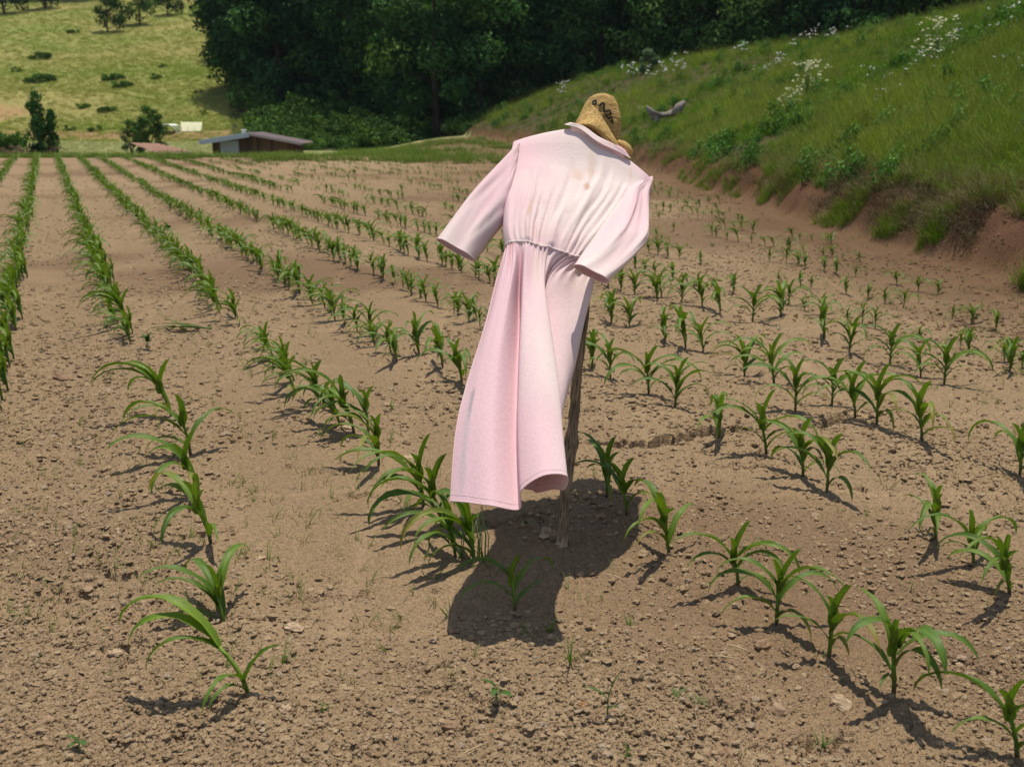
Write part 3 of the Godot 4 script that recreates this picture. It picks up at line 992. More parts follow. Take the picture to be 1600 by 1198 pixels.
	for j in 128:
		for i in 128:
			var c := Color(0.76, 0.65, 0.43).lerp(Color(0.66, 0.53, 0.31), clampf(0.5 + 1.1 * n1.get_noise_2d(i * 1.6, j * 1.6), 0, 1))
			c = c.lerp(Color(0.5, 0.34, 0.16), 0.7 * smoothstep(0.3, 0.55, n2.get_noise_2d(i * 2.0 + 40, j * 2.0)))
			im2.set_pixel(i, j, c)
	flap_m.albedo_texture = ImageTexture.create_from_image(im2)
	flap_m.heightmap_enabled = true
	flap_m.heightmap_texture = M.weave_tex
	flap_m.heightmap_scale = 0.08
	var f0 := [at(921, 160, 4.115), at(934, 171, 4.093), at(946, 190, 4.087), at(966, 223, 4.080)]
	var f1 := [at(907, 182, 4.100), at(927, 184, 4.057), at(943, 199, 4.053), at(965, 226, 4.065)]
	var f2 := [at(897, 196.5, 4.090), at(914, 193, 4.037), at(934, 202, 4.027), at(964, 229, 4.053)]
	var f3 := [at(899, 199.5, 4.105), at(915, 197, 4.060), at(935, 207, 4.050), at(964, 232, 4.065)]
	put("flap", sheet(40, 26, func(u, v):
		var p: Vector3 = spline([spline(f0, u), spline(f1, u), spline(f2, u), spline(f3, u)], v)
		return p + Vector3(0, 0.3, 1) * (0.005 * n1.get_noise_2d(u * 40.0, v * 40.0) + 0.003 * sin(u * 9.0 + v * 5.0) * sin(PI * v)) - co), flap_m, cap)
	put("rolled_edge", tube([at(924, 199, 4.065), at(934, 203, 4.050), at(945, 212, 4.045), at(957, 223, 4.050), at(970, 236, 4.055)].map(func(p): return p - co), [0.005, 0.009, 0.010, 0.009, 0.004], 10), flap_m, cap)
	put("strap", tube([at(966, 221, 4.095), at(974, 226, 4.080), at(980, 232, 4.070), at(984, 239, 4.065), at(986, 246, 4.065)].map(func(p): return p - co), [0.008, 0.015, 0.017, 0.014, 0.004], 10), flap_m, cap)
	var ink := mat(Color(0.012, 0.014, 0.02), 0.8)
	var ink_blue := mat(Color(0.03, 0.05, 0.075), 0.8)
	var strokes := [
		[[921, 165], [924.5, 165.8], [928, 164.8], [931, 161.8], [930.6, 159.2], [928.6, 158.4], [926, 160.2], [924.5, 162]],
		[[934.8, 169.4], [937.5, 166], [940.6, 164], [943.2, 166], [942.6, 171], [941.6, 177]],
		[[941.6, 177.6], [946, 177.6], [950, 175.6], [953.6, 181.2], [948, 183.0], [943.6, 182.8], [949, 188.6]],
		[[949.2, 188.4], [953.4, 185.4], [954.8, 189.5], [955.4, 194], [951.4, 190.4]]]
	for k in 4:
		put("letter", tube(strokes[k].map(func(q): return crown_front(q[0], q[1]) - co), strokes[k].map(func(_q): return 0.0026), 6), ink_blue if k == 0 else ink, cap)


# ---------------------------------------------------------------- the corn rows
func build_corn() -> void:
	# where the nearest plants of each row stand
	var near := {
		-0.33: [], 0.39: [[390, 1100], [350, 975], [331, 862], [312, 778], [298, 716], [268, 652]],
		1.13: [[805, 965], [742, 888], [712, 880], [692, 832], [662, 800], [592, 738], [576, 690], [554, 684], [531, 668], [508, 640]],
		1.82: [[1590, 1192], [1396, 1096], [1295, 1036], [1213, 980], [1154, 925], [1046, 872], [980, 812], [948, 786], [722, 602], [692, 575], [655, 556]],
		2.68: [[1578, 936], [1522, 888], [1462, 850], [1292, 773], [1255, 752], [1198, 712], [1124, 688], [1055, 636], [1014, 616], [954, 590], [925, 575]],
		3.5: [[1594, 745], [1441, 690], [1370, 666], [1337, 656], [1300, 636], [1243, 644], [1210, 600], [1164, 586], [1100, 546], [1072, 540], [1040, 532], [984, 508], [955, 503]],
		4.4: [[1578, 582], [1476, 599], [1440, 588], [1391, 570], [1327, 552], [1288, 530], [1220, 497], [1176, 502], [1126, 486], [1098, 476], [1066, 470], [1034, 462]]}
	var resume := {-0.33: 4.6, 0.39: 6.8, 1.13: 4.95, 1.82: 5.6, 2.68: 6.2, 3.5: 6.6, 4.4: 7.2}
	var rows := [-2.55, -1.8, -1.06, -0.33, 0.39, 1.13, 1.82, 2.68, 3.5, 4.4]
	for k in 26: rows.append(5.2 + k * 0.78)
	var spots := []                                          # [place, row, named spot, distance, height, sweep]
	for r in rows.size():
		var w: float = rows[r]
		var strength := 1.0 if w < 2.0 else clampf(1.0 - (w - 2.0) * 0.035, 0.6, 1.0)
		for p in near.get(w, []):
			var q := spot(p[0], p[1])
			spots.append([q, r, p, Vector2(q.x, q.z).length(), (0.235 if q.z > -3.2 else 0.275 if q.z > -4.2 else 0.30) * rng.randf_range(0.85, 1.12), 0.85 if w < 1.5 else 0.3])
		var s: float = resume.get(w, 3.0 if w < 3 else 4.0)
		while s < 62.0:
			s += rng.randf_range(0.13, 0.27)
			var x := 0.918 * w - 0.397 * s + rng.randfn() * 0.03
			var z := -0.397 * w - 0.918 * s
			if -z > 45.0 + 3.0 * n1.get_noise_2d(x * 2, 3.0) and x < -6.0 or -z > 60.0: break
			if x > foot(z) - 0.55: continue
			if absf(x) > -z * 0.75 + 0.9 or -z < 2.0: continue
			var gap := n1.get_noise_2d(s * 7.0 + r * 77.0, r * 31.0)
			if gap > (0.45 if w < 3.0 else 0.32) or (w > 4.9 and gap > 0.12) or (w > 4.9 and rng.randf() < 0.25): continue
			var d := Vector2(x, z).length()
			var tall := lerpf(0.27, 0.225, smoothstep(8.0, 25.0, d)) * strength * rng.randf_range(0.72, 1.12) * (1.0 + 0.25 * n2.get_noise_2d(s * 3.0, r * 9.0))
			if w > 4.9: tall *= rng.randf_range(0.55, 1.0)
			spots.append([Vector3(x, 0, z), r, [], d + (0.0 if absf(x) < -z * 0.5 + 0.15 else 100.0), tall, 0.85 if w < 1.5 else 0.5])
	rng.seed = 777
	var order := range(spots.size())
	order.sort_custom(func(a, b): return spots[a][3] + (0.0 if spots[a][2].size() else 0.5) < spots[b][3] + (0.0 if spots[b][2].size() else 0.5))
	var protos := []
	for k in 12: protos.append(corn_pieces(0.30, 5 + k % 3, [0.85, 0.25, 0.4][k % 3]))
	var singles := {}
	for k in mini(298, order.size()): singles[order[k]] = true
	var count := {}
	var far := [[], [], [], []]
	var tint := [[], [], [], []]
	var row_name := func(r: int) -> String:
		var left := {5: "first", 4: "second", 3: "third", 2: "fourth", 1: "fifth", 0: "sixth"}
		if r <= 5: return "the %s row left of the post" % left[r]
		return "the %s row right of the post" % ordinal(r - 5)
	var look := func(q: Array) -> String:
		return "tall" if q[4] > 0.315 else "small" if q[4] < 0.24 else "leafy"
	for i in spots.size():
		var q: Array = spots[i]
		var p: Vector3 = q[0]
		p.y = ground(p.x, p.z) - 0.006
		if not singles.has(i):
			var k := rng.randi() % 4
			far[k].append(Transform3D(Basis(Vector3.UP, rng.randf_range(-0.6, 0.6)).scaled(Vector3.ONE * q[4] / 0.30), p))
			var t := rng.randf_range(0.8, 1.25)
			tint[k].append(Color(t, t * rng.randf_range(0.92, 1.06), t))
			continue
		var o: Node3D
		var first: Vector2 = Vector2(q[2][0], q[2][1]) if q[2].size() else Vector2.ZERO
		count[q[1]] = count.get(q[1], 0) + 1
		var label := "%s corn plant, %s from the near end of %s" % [look.call(q), ordinal(count[q[1]]), row_name.call(q[1])]
		if q[2].size() and q[3] < 5.2:
			var bow := 0.0
			var tall: float = q[4]
			if first == Vector2(390, 1100):
				o = corn(arching(), p, 0, 1.0)
				label = "bent corn plant arching over to the left, nearest the lower left corner"
			elif first == Vector2(805, 965):
				o = corn(corn_pieces(0.19, 4, 0.5), p, 0.2, 1.0)
				label = "small corn plant standing in the shadow of the pink dress"
			elif first == Vector2(1396, 1096):
				var ps := corn_pieces(0.24, 5, 0.35)
				var g := Color(0.12, 0.22, 0.035)
				ps.append(["leaf", leaf_piece(Vector3(0, 0.12, 0.004), 1.35, 1.15, 0.27, 0.042, 2.75, 0.2, 0.3, g, g)])
				ps.append(["leaf", leaf_piece(Vector3(0, 0.10, 0.0), 0.35, 1.0, 0.25, 0.032, 2.7, 0.3, 0.35, g, g)])
				ps.append(["leaf", leaf_piece(Vector3(0, 0.12, 0.0), 2.75, 1.2, 0.24, 0.036, 2.6, -0.3, 0.3, g, g)])
				o = corn(ps, p, 0.0, 1.0)
				label = "broad-leaved corn plant at lower right, second from the near end of its row"
			else:
				o = corn(corn_pieces(tall, 4 + rng.randi() % 3, maxf(q[5], 0.6 if q[3] < 3.6 else 0.35), bow), p, rng.randf_range(-0.3, 0.3), 1.0)
		else:
			o = corn_copy(protos[(rng.randi() % 4) * 3 + (0 if q[5] > 0.7 else 1 + rng.randi() % 2)], p, rng.randf_range(-0.5, 0.5), q[4] / 0.30)
		tag(o, label, "corn plant", "young corn plants growing in rows")
	var crowd := base("distant_corn", Vector3.ZERO, "rows of young corn running away across the field")
	tag(crowd, "", "", "", "stuff")
	M.corn_far = M.corn.duplicate()
	for k in 4: multi("corn_row", joined(protos[[1, 3, 5, 8][k]]), M.corn_far, far[k], tint[k], "", crowd)

var copies_of := {}
func corn_copy(pieces: Array, where: Vector3, turn: float, size: float) -> Node3D:
	if not copies_of.has(pieces):
		copies_of[pieces] = corn(pieces, where, turn, size)
		return copies_of[pieces]
	var o: Node3D = copies_of[pieces].duplicate()
	o.name = numbered("corn_plant")
	add_child(o)
	o.position = where
	o.rotation.y = turn
	o.scale = Vector3.ONE * size
	return o

func arching() -> Array:                                     # the bowed plant in the foreground
	var out := []
	var path := []
	var radii := []
	var cols := []
	for j in 8:
		var t := j / 7.0
		path.append(Vector3(-0.075 * pow(t, 2.0), 0.125 * t - 0.03 * (1.0 - t), -0.03 * t))
		radii.append(lerpf(0.0062, 0.005, t))
		cols.append(Color(0.07, 0.045, 0.03).lerp(Color(0.14, 0.22, 0.03), smoothstep(0.1, 0.6, t)))
	out.append(["stem", tube(path, radii, 8, cols)])
	var g := Color(0.13, 0.25, 0.03)
	var y := Color(0.22, 0.34, 0.04)
	for a in [[7, 3.35, 1.0, 0.36, 0.042, 2.5, 0.1, y, 0.5], [7, 3.2, 0.9, 0.31, 0.034, 2.7, -0.4, y, 0.4], [6, 2.9, 0.8, 0.26, 0.028, 2.6, 0.3, g, 0.5], [3, 1.9, 0.9, 0.21, 0.026, 2.4, 0.3, g, 0.4], [3, 0.1, 1.2, 0.16, 0.026, 1.0, 0.3, g, 0.7], [2, 2.2, 0.9, 0.15, 0.022, 2.6, 0.3, g, 0.4]]:
		out.append(["leaf", leaf_piece(path[a[0]], a[1], a[2], a[3], a[4], a[5], a[6], a[8], a[7], g)])
	return out

# ---------------------------------------------------------------- clods, stones, weeds
func build_litter() -> void:
	for v in 4:
		var places := []
		var tints := []
		var mesh := rock_mesh(v + 3, [0.62, 0.75, 0.5, 0.85][v], 0.75, 0)
		for k in 90000:
			var d := 1.0 / lerpf(1.0 / 1.55, 1.0 / 30.0, rng.randf())
			var x := d * rng.randf_range(-0.80, 0.80)
			var z := -d
			if x > foot(z) + 0.6: continue
			var clump := n1.get_noise_2d(x * 4.5 + 9, z * 4.5) + 0.5 * n2.get_noise_2d(x * 9, z * 9)
			if rng.randf() > 0.56 + 1.4 * clump: continue
			var s := (0.0022 + 0.0010 * d) * rng.randf_range(0.7, 1.0) * (1.0 + 4.2 * pow(rng.randf(), 6.0))
			s = minf(s, 0.034)
			var b := Basis.from_euler(Vector3(rng.randf() * 0.6, rng.randf() * TAU, rng.randf() * 0.6)).scaled(Vector3(s * rng.randf_range(0.8, 1.5), s * rng.randf_range(0.7, 1.1), s * rng.randf_range(0.8, 1.4)))
			places.append(Transform3D(b, Vector3(x, ground(x, z) + s * 0.10, z)))
			var c := Color(0.445, 0.326, 0.203).lerp(Color(0.31, 0.216, 0.128), rng.randf())
			if rng.randf() < 0.03: c = Color(0.40, 0.31, 0.22)
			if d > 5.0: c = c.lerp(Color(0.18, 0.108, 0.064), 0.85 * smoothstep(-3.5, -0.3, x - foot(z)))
			tints.append(c)
		multi("soil_crumbs", mesh, M.clod, places, tints, "loose crumbs and clods of dry brown soil")
	var stones := [
		[460, 988, 30, "flat pale stone on the soil right of the left row", 0.34], [703, 1133, 26, "tilted brown stone at the lower edge left of centre", 0.6], [1218, 1102, 34, "brown clod-like stone between the right row and the lower edge", 0.6], [1315, 1104, 40, "pale flat stone lying in the shadow of the broad-leaved corn", 0.45],
		[1192, 1012, 30, "half-buried tan stone under the right foreground row", 0.5], [855, 841, 32, "rounded pale stone on the left side of the post foot", 0.62], [876, 854, 22, "small pale stone in front of the post foot", 0.5], [1305, 901, 18, "small pale stone left of the tall right-hand corn", 0.6], [908, 1118, 13, "small cube-like orange stone beside a tiny seedling", 0.8],
		[745, 1005, 12, "little stone at the left tip of the dress shadow", 0.5], [447, 1123, 24, "wedge of pale earth right of the arching corn", 0.5], [405, 880, 20, "flat pale patch of stone right of the left row", 0.3], [1128, 1185, 30, "small dark stone on the lower edge right of centre", 0.5], [545, 672, 22, "pale stone in the row left of the dress", 0.35],
		[610, 632, 26, "pale flat stone left of the dress skirt", 0.3], [1150, 955, 14, "crumb of pale stone left of the right foreground row", 0.6], [1265, 912, 22, "low clod of soil between the two right rows", 0.4], [98, 590, 34, "flat stone near the left edge of the field", 0.25], [640, 730, 30, "pale flat clod beside the first left row", 0.3], [770, 1140, 12, "orange pebble near the bottom centre", 0.7],
		[1480, 820, 16, "pebble near the clump of corn on the right edge", 0.5], [1040, 1010, 15, "tan pebble right of the dress shadow", 0.6], [960, 1035, 16, "brown pebble under the tip of the dress shadow", 0.5], [180, 1020, 24, "pale clod in the lower left of the field", 0.35], [70, 1130, 20, "dull clod near the lower left corner", 0.5], [590, 1050, 18, "brown clod in the bare soil left of centre", 0.5]]
	for k in stones.size():
		var s: Array = stones[k]
		var p := spot(s[0], s[1])
		var wide: float = s[2] / focal * Vector3(p.x, p.y - EYE, p.z).length()
		var m := put("stone", rock_mesh(k * 3 + 20, 1.0, 0.5, 1), M.stone)
		var c := Color(0.36, 0.26, 0.175).lerp(Color(0.27, 0.18, 0.115), rng.randf())
		if "pale" in s[3]: c = Color(0.43, 0.33, 0.23)
		if "orange" in s[3]: c = Color(0.45, 0.24, 0.12)
		m.material_override = M.stone.duplicate()
		m.material_override.albedo_color = c.linear_to_srgb()
		m.position = Vector3(p.x, ground(p.x, p.z) + wide * s[4] * 0.10, p.z)
		m.rotation = Vector3(0.15, rng.randf() * TAU, 0.12)
		m.scale = Vector3(wide, wide * s[4], wide * 0.8)
		tag(m, s[3], "stone", "stones lying on the soil")
	# bits of straw
	var straws := [[1128, 1034, "pale straw beside the clod at lower right"], [1150, 1012, "short straw under the half-buried tan stone"], [735, 1180, "dry stick on the lower edge left of centre"], [1010, 1192, "straw lying at the bottom edge right of the tiny seedling"], [500, 800, "straw on the bare soil between the two left rows"], [260, 872, "straw left of the near left row"], [1470, 1040, "straw right of the broad-leaved corn"], [960, 905, "straw at the right edge of the dress shadow"]]
	for s in straws:
		var p := spot(s[0], s[1])
		var a := rng.randf() * TAU
		var l := rng.randf_range(0.03, 0.06)
		var o := put("straw", tube([Vector3(-cos(a) * l, 0.006, -sin(a) * l), Vector3(0, 0.012, 0.004), Vector3(cos(a) * l, 0.005, sin(a) * l)], [0.0016, 0.002, 0.0012], 5), mat(Color(0.42, 0.32, 0.19), 0.8))
		o.position = Vector3(p.x, ground(p.x, p.z), p.z)
		tag(o, s[2], "straw", "bits of straw on the soil")
	# seedlings and weeds one can tell apart
	var weeds := [
		[775, 1098, "wide", 0.075, "three-leaved broad seedling on the soil below the dress shadow"], [948, 1134, "corn", 0.11, "tiny two-leaved corn seedling near the bottom centre"], [890, 1056, "grass", 0.09, "sprig of bright grass just below the dress shadow"], [1058, 1086, "rosette", 0.04, "low ragged rosette weed right of the tiny corn seedling"], [1088, 1092, "rosette", 0.04, "smaller of two low weeds beside each other at lower right"],
		[122, 1172, "wide", 0.05, "small leafy weed near the lower left corner"], [1285, 1168, "grass", 0.06, "small grass sprig near the lower right edge"], [820, 832, "wide", 0.04, "pair of round seed leaves left of the post foot"], [757, 886, "stalks", 0.19, "thin upright grass stalks below the left corner of the dress hem"], [728, 880, "stalks", 0.15, "thin stalks at the end of the first left row"],
		[860, 1000, "grass", 0.07, "sprout of grass inside the dress shadow"], [985, 975, "grass", 0.05, "faint sprout on the soil right of the dress shadow"], [262, 366, "wide", 0.15, "dark leafy weed between two far left rows"], [295, 512, "fallen", 0.3, "flattened corn plant lying on its side between the left rows"], [505, 1125, "grass", 0.035, "tiny green sprout right of the arching corn plant"], [440, 1045, "grass", 0.07, "wiry weed right of the arching corn plant"], [230, 548, "wide", 0.10, "small weed at the near end of the far left row"], [612, 640, "grass", 0.09, "wispy grass weed left of the pink skirt"], [980, 1195, "grass", 0.04, "sprig of grass cut by the bottom edge"]]
	for w in weeds:
		var p := spot(w[0], w[1])
		p.y = ground(p.x, p.z) - 0.004
		var o := base("weed" if w[2] != "fallen" else "fallen_corn", p, w[4], "weed" if w[2] not in ["fallen", "corn"] else "corn plant", "weeds and seedlings in the field")
		var h: float = w[3]
		var g := Color(0.09, 0.19, 0.045)
		match w[2]:
			"wide":
				put("stem", tube([Vector3(0, -0.01, 0), Vector3(0.002, h * 0.35, 0), Vector3(0.004, h * 0.6, 0)], [0.0022, 0.0018, 0.0012], 6, [g, g, g]), M.stem, o)
				for k in (3 if h < 0.1 else 9):
					put("leaf", leaf_piece(Vector3(0.003, h * rng.randf_range(0.3, 0.65), 0), [0.35, 2.7, 1.5][k % 3] * (1.0 if k < 3 else rng.randf_range(0.2, 2.0)) + rng.randf() * 0.4, rng.randf_range(0.5, 1.1), h * 0.75, h * 0.34, 1.0, 0.2, 0.3, g, g, 0.05), M.corn, o)
			"corn":
				put("stem", tube([Vector3(0, -0.01, 0), Vector3(0.002, h * 0.4, 0)], [0.002, 0.0017], 6, [Color(0.07, 0.05, 0.03), g]), M.stem, o)
				put("leaf", leaf_piece(Vector3(0.002, h * 0.38, 0), 3.2, 0.9, h * 0.7, 0.012, 1.3, 0.2, 0.4, g, g), M.corn, o)
				put("leaf", leaf_piece(Vector3(0.002, h * 0.38, 0), 0.1, 1.35, h * 0.95, 0.010, 0.5, 0.2, 0.6, g, Color(0.2, 0.26, 0.06)), M.corn, o)
				put("leaf", leaf_piece(Vector3(0, h * 0.15, 0), 0.3, 0.8, h * 0.3, 0.009, 0.9, 0.2, 0.4, g, g), M.corn, o)
			"grass":
				for k in 7: put("blade", leaf_piece(Vector3(rng.randfn() * 0.004, -0.004, rng.randfn() * 0.004), rng.randf() * TAU, rng.randf_range(0.9, 1.45), h * rng.randf_range(0.6, 1.1), 0.0055, 0.9, 0.2, 0.5, Color(0.15, 0.26, 0.05), Color(0.24, 0.30, 0.09), 0.0), M.corn, o)
			"rosette":
				for k in 10: put("leaf", leaf_piece(Vector3(0, 0.004, 0), k * 0.63 + rng.randf() * 0.3, rng.randf_range(0.2, 0.7), h * rng.randf_range(0.7, 1.1), h * 0.28, 0.9, 0.3, 0.3, Color(0.17, 0.22, 0.08), Color(0.2, 0.24, 0.09), 0.15), M.corn, o)
			"stalks":
				for k in 6:
					var x := rng.randfn() * 0.03
					put("stalk", tube([Vector3(x, -0.01, 0), Vector3(x + 0.005, h * 0.5, 0.01), Vector3(x + rng.randfn() * 0.02, h * rng.randf_range(0.8, 1.15), 0.01)], [0.0018, 0.0016, 0.0012], 5, [g, g, Color(0.2, 0.22, 0.1)]), M.stem, o)
				for k in 5: put("leaf", leaf_piece(Vector3(rng.randfn() * 0.03, 0, 0), rng.randf() * TAU, 1.2, h * 0.7, 0.006, 1.2, 0.2, 0.5, g, g, 0.0), M.corn, o)
			"fallen":
				put("stem", tube([Vector3(0.16, 0.02, 0), Vector3(0.02, 0.035, 0.02), Vector3(-0.08, 0.04, 0.03)], [0.006, 0.006, 0.004], 7, [g, g, g]), M.stem, o)
				for k in 6: put("leaf", leaf_piece(Vector3(0.1 - 0.03 * k, 0.035, 0.01), PI + rng.randf_range(-0.5, 0.6), rng.randf_range(0.0, 0.35), 0.24, 0.028, 0.4, 0.5, 0.4, g, g), M.corn, o)
	# scattered grass shoots between the rows, more of them far off
	var shoots := []
	var st := []
	var sm := tuft(7, 0.10, 0.005, 0.02, 1.1)
	for k in 22000:
		var d := 1.0 / lerpf(1.0 / 2.4, 1.0 / 58.0, pow(rng.randf(), 0.75))
		var x := d * rng.randf_range(-0.56, 0.56)
		var z := -d
		if x > foot(z) + 0.1: continue
		var e := foot(z) - x
		var keep := 0.005 + 0.05 * smoothstep(0.15, 0.4, n1.get_noise_2d(x * 1.7, z * 1.7))
		if d > 5.0: keep += 0.35 * (1.0 - smoothstep(0.3, 3.0, e))
		if d > 16.0: keep += 0.9 * smoothstep(14.0, 34.0, d) * smoothstep(-17.0, -6.0, x)
		if rng.randf() > keep: continue
		shoots.append(Transform3D(Basis(Vector3.UP, rng.randf() * TAU).scaled(Vector3.ONE * rng.randf_range(0.25, 0.9) * (1.0 + d * 0.03)), Vector3(x, ground(x, z), z)))
		st.append(Color(0.12, 0.19, 0.04).lerp(Color(0.2, 0.22, 0.07), rng.randf()))
	multi("weed_shoots", sm, M.grass, shoots, st, "small weed shoots sprouting between the corn rows")

# ---------------------------------------------------------------- the grassy bank
func build_bank() -> void:
	var kinds := [tuft(18, 0.40, 0.009, 0.07, 1.4), tuft(16, 0.30, 0.010, 0.07, 1.9), tuft(12, 0.55, 0.007, 0.06, 0.9)]
	var places := []
	var tints := []
	for v in 3:
		places = []
		tints = []
		for k in 54000:
			var z := -1.0 / lerpf(1.0 / 4.0, 1.0 / 100.0, pow(rng.randf(), 0.8))
			var e := rng.randf_range(0.25, 15.0)
			var x := foot(z) + e
			if absf(x) > -z * 0.72 + 1.0: continue
			var edge := 0.50 + 0.28 * n2.get_noise_2d(x * 5.0, z * 5.0)
			if e < edge + 0.1 and n1.get_noise_2d(x * 4.0, z * 4.0) < 0.02 + 0.3 * (1.0 - e): continue
			if e < 3.0 and n1.get_noise_2d(x * 3.0 + 70, z * 3.0) > 0.38: continue
			var patch := n1.get_noise_2d(x * 2.2, z * 2.2)
			if v == 2 and patch < -0.05: continue
			var sc := rng.randf_range(0.6, 1.15) * (0.65 + 0.35 * smoothstep(0.4, 2.0, e)) * (1.0 + 0.35 * patch) * (1.0 - 0.3 * smoothstep(-50.0, -90.0, z) * 0.0)
			var lean := Basis.from_euler(Vector3(rng.randfn() * 0.18, rng.randf() * TAU, rng.randfn() * 0.18 + 0.1))
			places.append(Transform3D(lean.scaled(Vector3.ONE * sc * (1.0 + maxf(0.0, -z - 20.0) * 0.008)), Vector3(x, height(x, z), z)))
			var c := Color(0.085, 0.185, 0.016).lerp(Color(0.235, 0.32, 0.035), clampf(0.5 + 1.3 * patch, 0, 1))
			if rng.randf() < 0.2: c = c.lerp(Color(0.28, 0.25, 0.12), 0.7)
			if e < 1.1 and rng.randf() < 0.5: c = Color(0.22, 0.17, 0.10)
			if v == 2: c = c.lerp(Color(0.17, 0.16, 0.07), 0.45)
			tints.append(c * rng.randf_range(0.75, 1.2))
		multi("bank_grass", kinds[v], M.grass, places, tints, "tall uneven green grass covering the bank")
	# clumps on the cut face and along its foot
	places = []
	tints = []
	for k in 9000:
		var z := -1.0 / lerpf(1.0 / 5.0, 1.0 / 70.0, rng.randf())
		var e := rng.randf_range(0.05, 0.75)
		var x := foot(z) + e
		if n1.get_noise_2d(x * 15.0 + 11, z * 15.0) < 0.14 + (0.14 if e < 0 else 0.0): continue
		places.append(Transform3D(Basis.from_euler(Vector3(rng.randfn() * 0.2, rng.randf() * TAU, 0.25 + rng.randfn() * 0.2)).scaled(Vector3.ONE * rng.randf_range(0.3, 0.8)), Vector3(x, ground(x, z), z)))
		tints.append(Color(0.09, 0.17, 0.02).lerp(Color(0.20, 0.25, 0.04), rng.randf()))
	multi("bank_tufts", kinds[0], M.grass, places, tints, "clumps of grass hanging on the cut face of the bank")
	# broad-leaved growth within the grass
	var cols := [Color(0.045, 0.11, 0.022), Color(0.06, 0.13, 0.03), Color(0.08, 0.15, 0.035)]
	var weed := leaf_cloud([[Vector3(0, 0.22, 0), 0.22], [Vector3(0.15, 0.12, 0.1), 0.17], [Vector3(-0.14, 0.15, -0.05), 0.18], [Vector3(0.02, 0.38, -0.02), 0.14]], 170, 0.085, cols)
	places = []
	tints = []
	for k in 4200:
		var z := -1.0 / lerpf(1.0 / 6.0, 1.0 / 95.0, pow(rng.randf(), 0.8))
		var e := rng.randf_range(0.5, 13.0)
		var x := foot(z) + e
		if n1.get_noise_2d(x * 2.6 + 30, z * 2.6) < 0.16 and rng.randf() < 0.9: continue
		places.append(Transform3D(Basis(Vector3.UP, rng.randf() * TAU).scaled(Vector3(1, rng.randf_range(0.7, 1.3), 1) * rng.randf_range(0.3, 0.85) * (1.0 + maxf(0.0, -z - 14.0) * 0.012)), Vector3(x, height(x, z) - 0.03, z)))
		tints.append(Color(1, 1, 1) * rng.randf_range(0.7, 1.25))
	multi("bank_undergrowth", weed, M.foliage, places, tints, "low broad-leaved weeds among the bank grass")
	# dead roots and thatch hanging over the cut edge
	var dead := tuft(18, 0.26, 0.006, 0.10, 2.4)
	places = []
	tints = []
	for k in 3000:
		var z := -1.0 / lerpf(1.0 / 5.0, 1.0 / 60.0, rng.randf())
		var x := foot(z) + rng.randf_range(0.25, 0.75)
		if n2.get_noise_2d(x * 5.0, z * 5.0) < 0.08: continue
		places.append(Transform3D(Basis.from_euler(Vector3(rng.randfn() * 0.3, rng.randf() * TAU, 0.5 + rng.randfn() * 0.3)).scaled(Vector3.ONE * rng.randf_range(0.6, 1.2)), Vector3(x, height(x, z) + 0.02, z)))
		tints.append(Color(0.09, 0.065, 0.04).lerp(Color(0.22, 0.17, 0.11), rng.randf()))
	multi("dead_thatch", dead, M.grass, places, tints, "dead grass and roots hanging over the cut bank edge")
	# white flowering weeds
	var proto: Node3D = null
	var flowers := [[1262, 150, 1.5, "broad cream-flowered clump in the middle of the bank", 1], [1232, 172, 0.9, "lower cream flower clump beside the broad one", 1], [1462, 98, 1.5, "white-flowered clump high on the right of the bank", 1], [1440, 118, 1.0, "sparse white flowers just left of the high clump", 0], [1580, 50, 1.2, "white flowers in the upper right corner", 0], [1495, 62, 0.8, "small white heads below the pale trunk's ridge", 0],
		[1370, 135, 0.8, "few white heads right of the cream clump", 0], [1378, 160, 0.7, "white heads in the grass at mid bank", 0], [1300, 62, 1.2, "white flowers left of the pale tree trunk", 0], [1260, 70, 1.1, "white flowers along the ridge further left of the trunk", 0], [1392, 35, 1.1, "white flowers right of the pale tree trunk", 0], [1420, 22, 1.2, "white flowers on the skyline right of the trunk", 0],
		[1215, 105, 1.2, "loose white flowers under the ridge", 0], [1160, 82, 1.1, "white heads on the ridge by the dark woods", 0], [1060, 108, 1.5, "white heads on the ridge behind the cap", 0], [1030, 118, 1.4, "white flowers on the ridge above the driftwood log", 0], [985, 118, 1.4, "white heads on the ridge right behind the cap", 0], [1196, 112, 0.8, "white heads at the left end of the bank's middle", 0], [1000, 175, 0.7, "white heads left of the driftwood log", 0], [1335, 225, 0.5, "single white heads low on the bank", 0], [880, 145, 1.5, "white flowers on the ridge left of the cap", 0], [1590, 130, 0.8, "white head at the right edge of the bank", 0]]
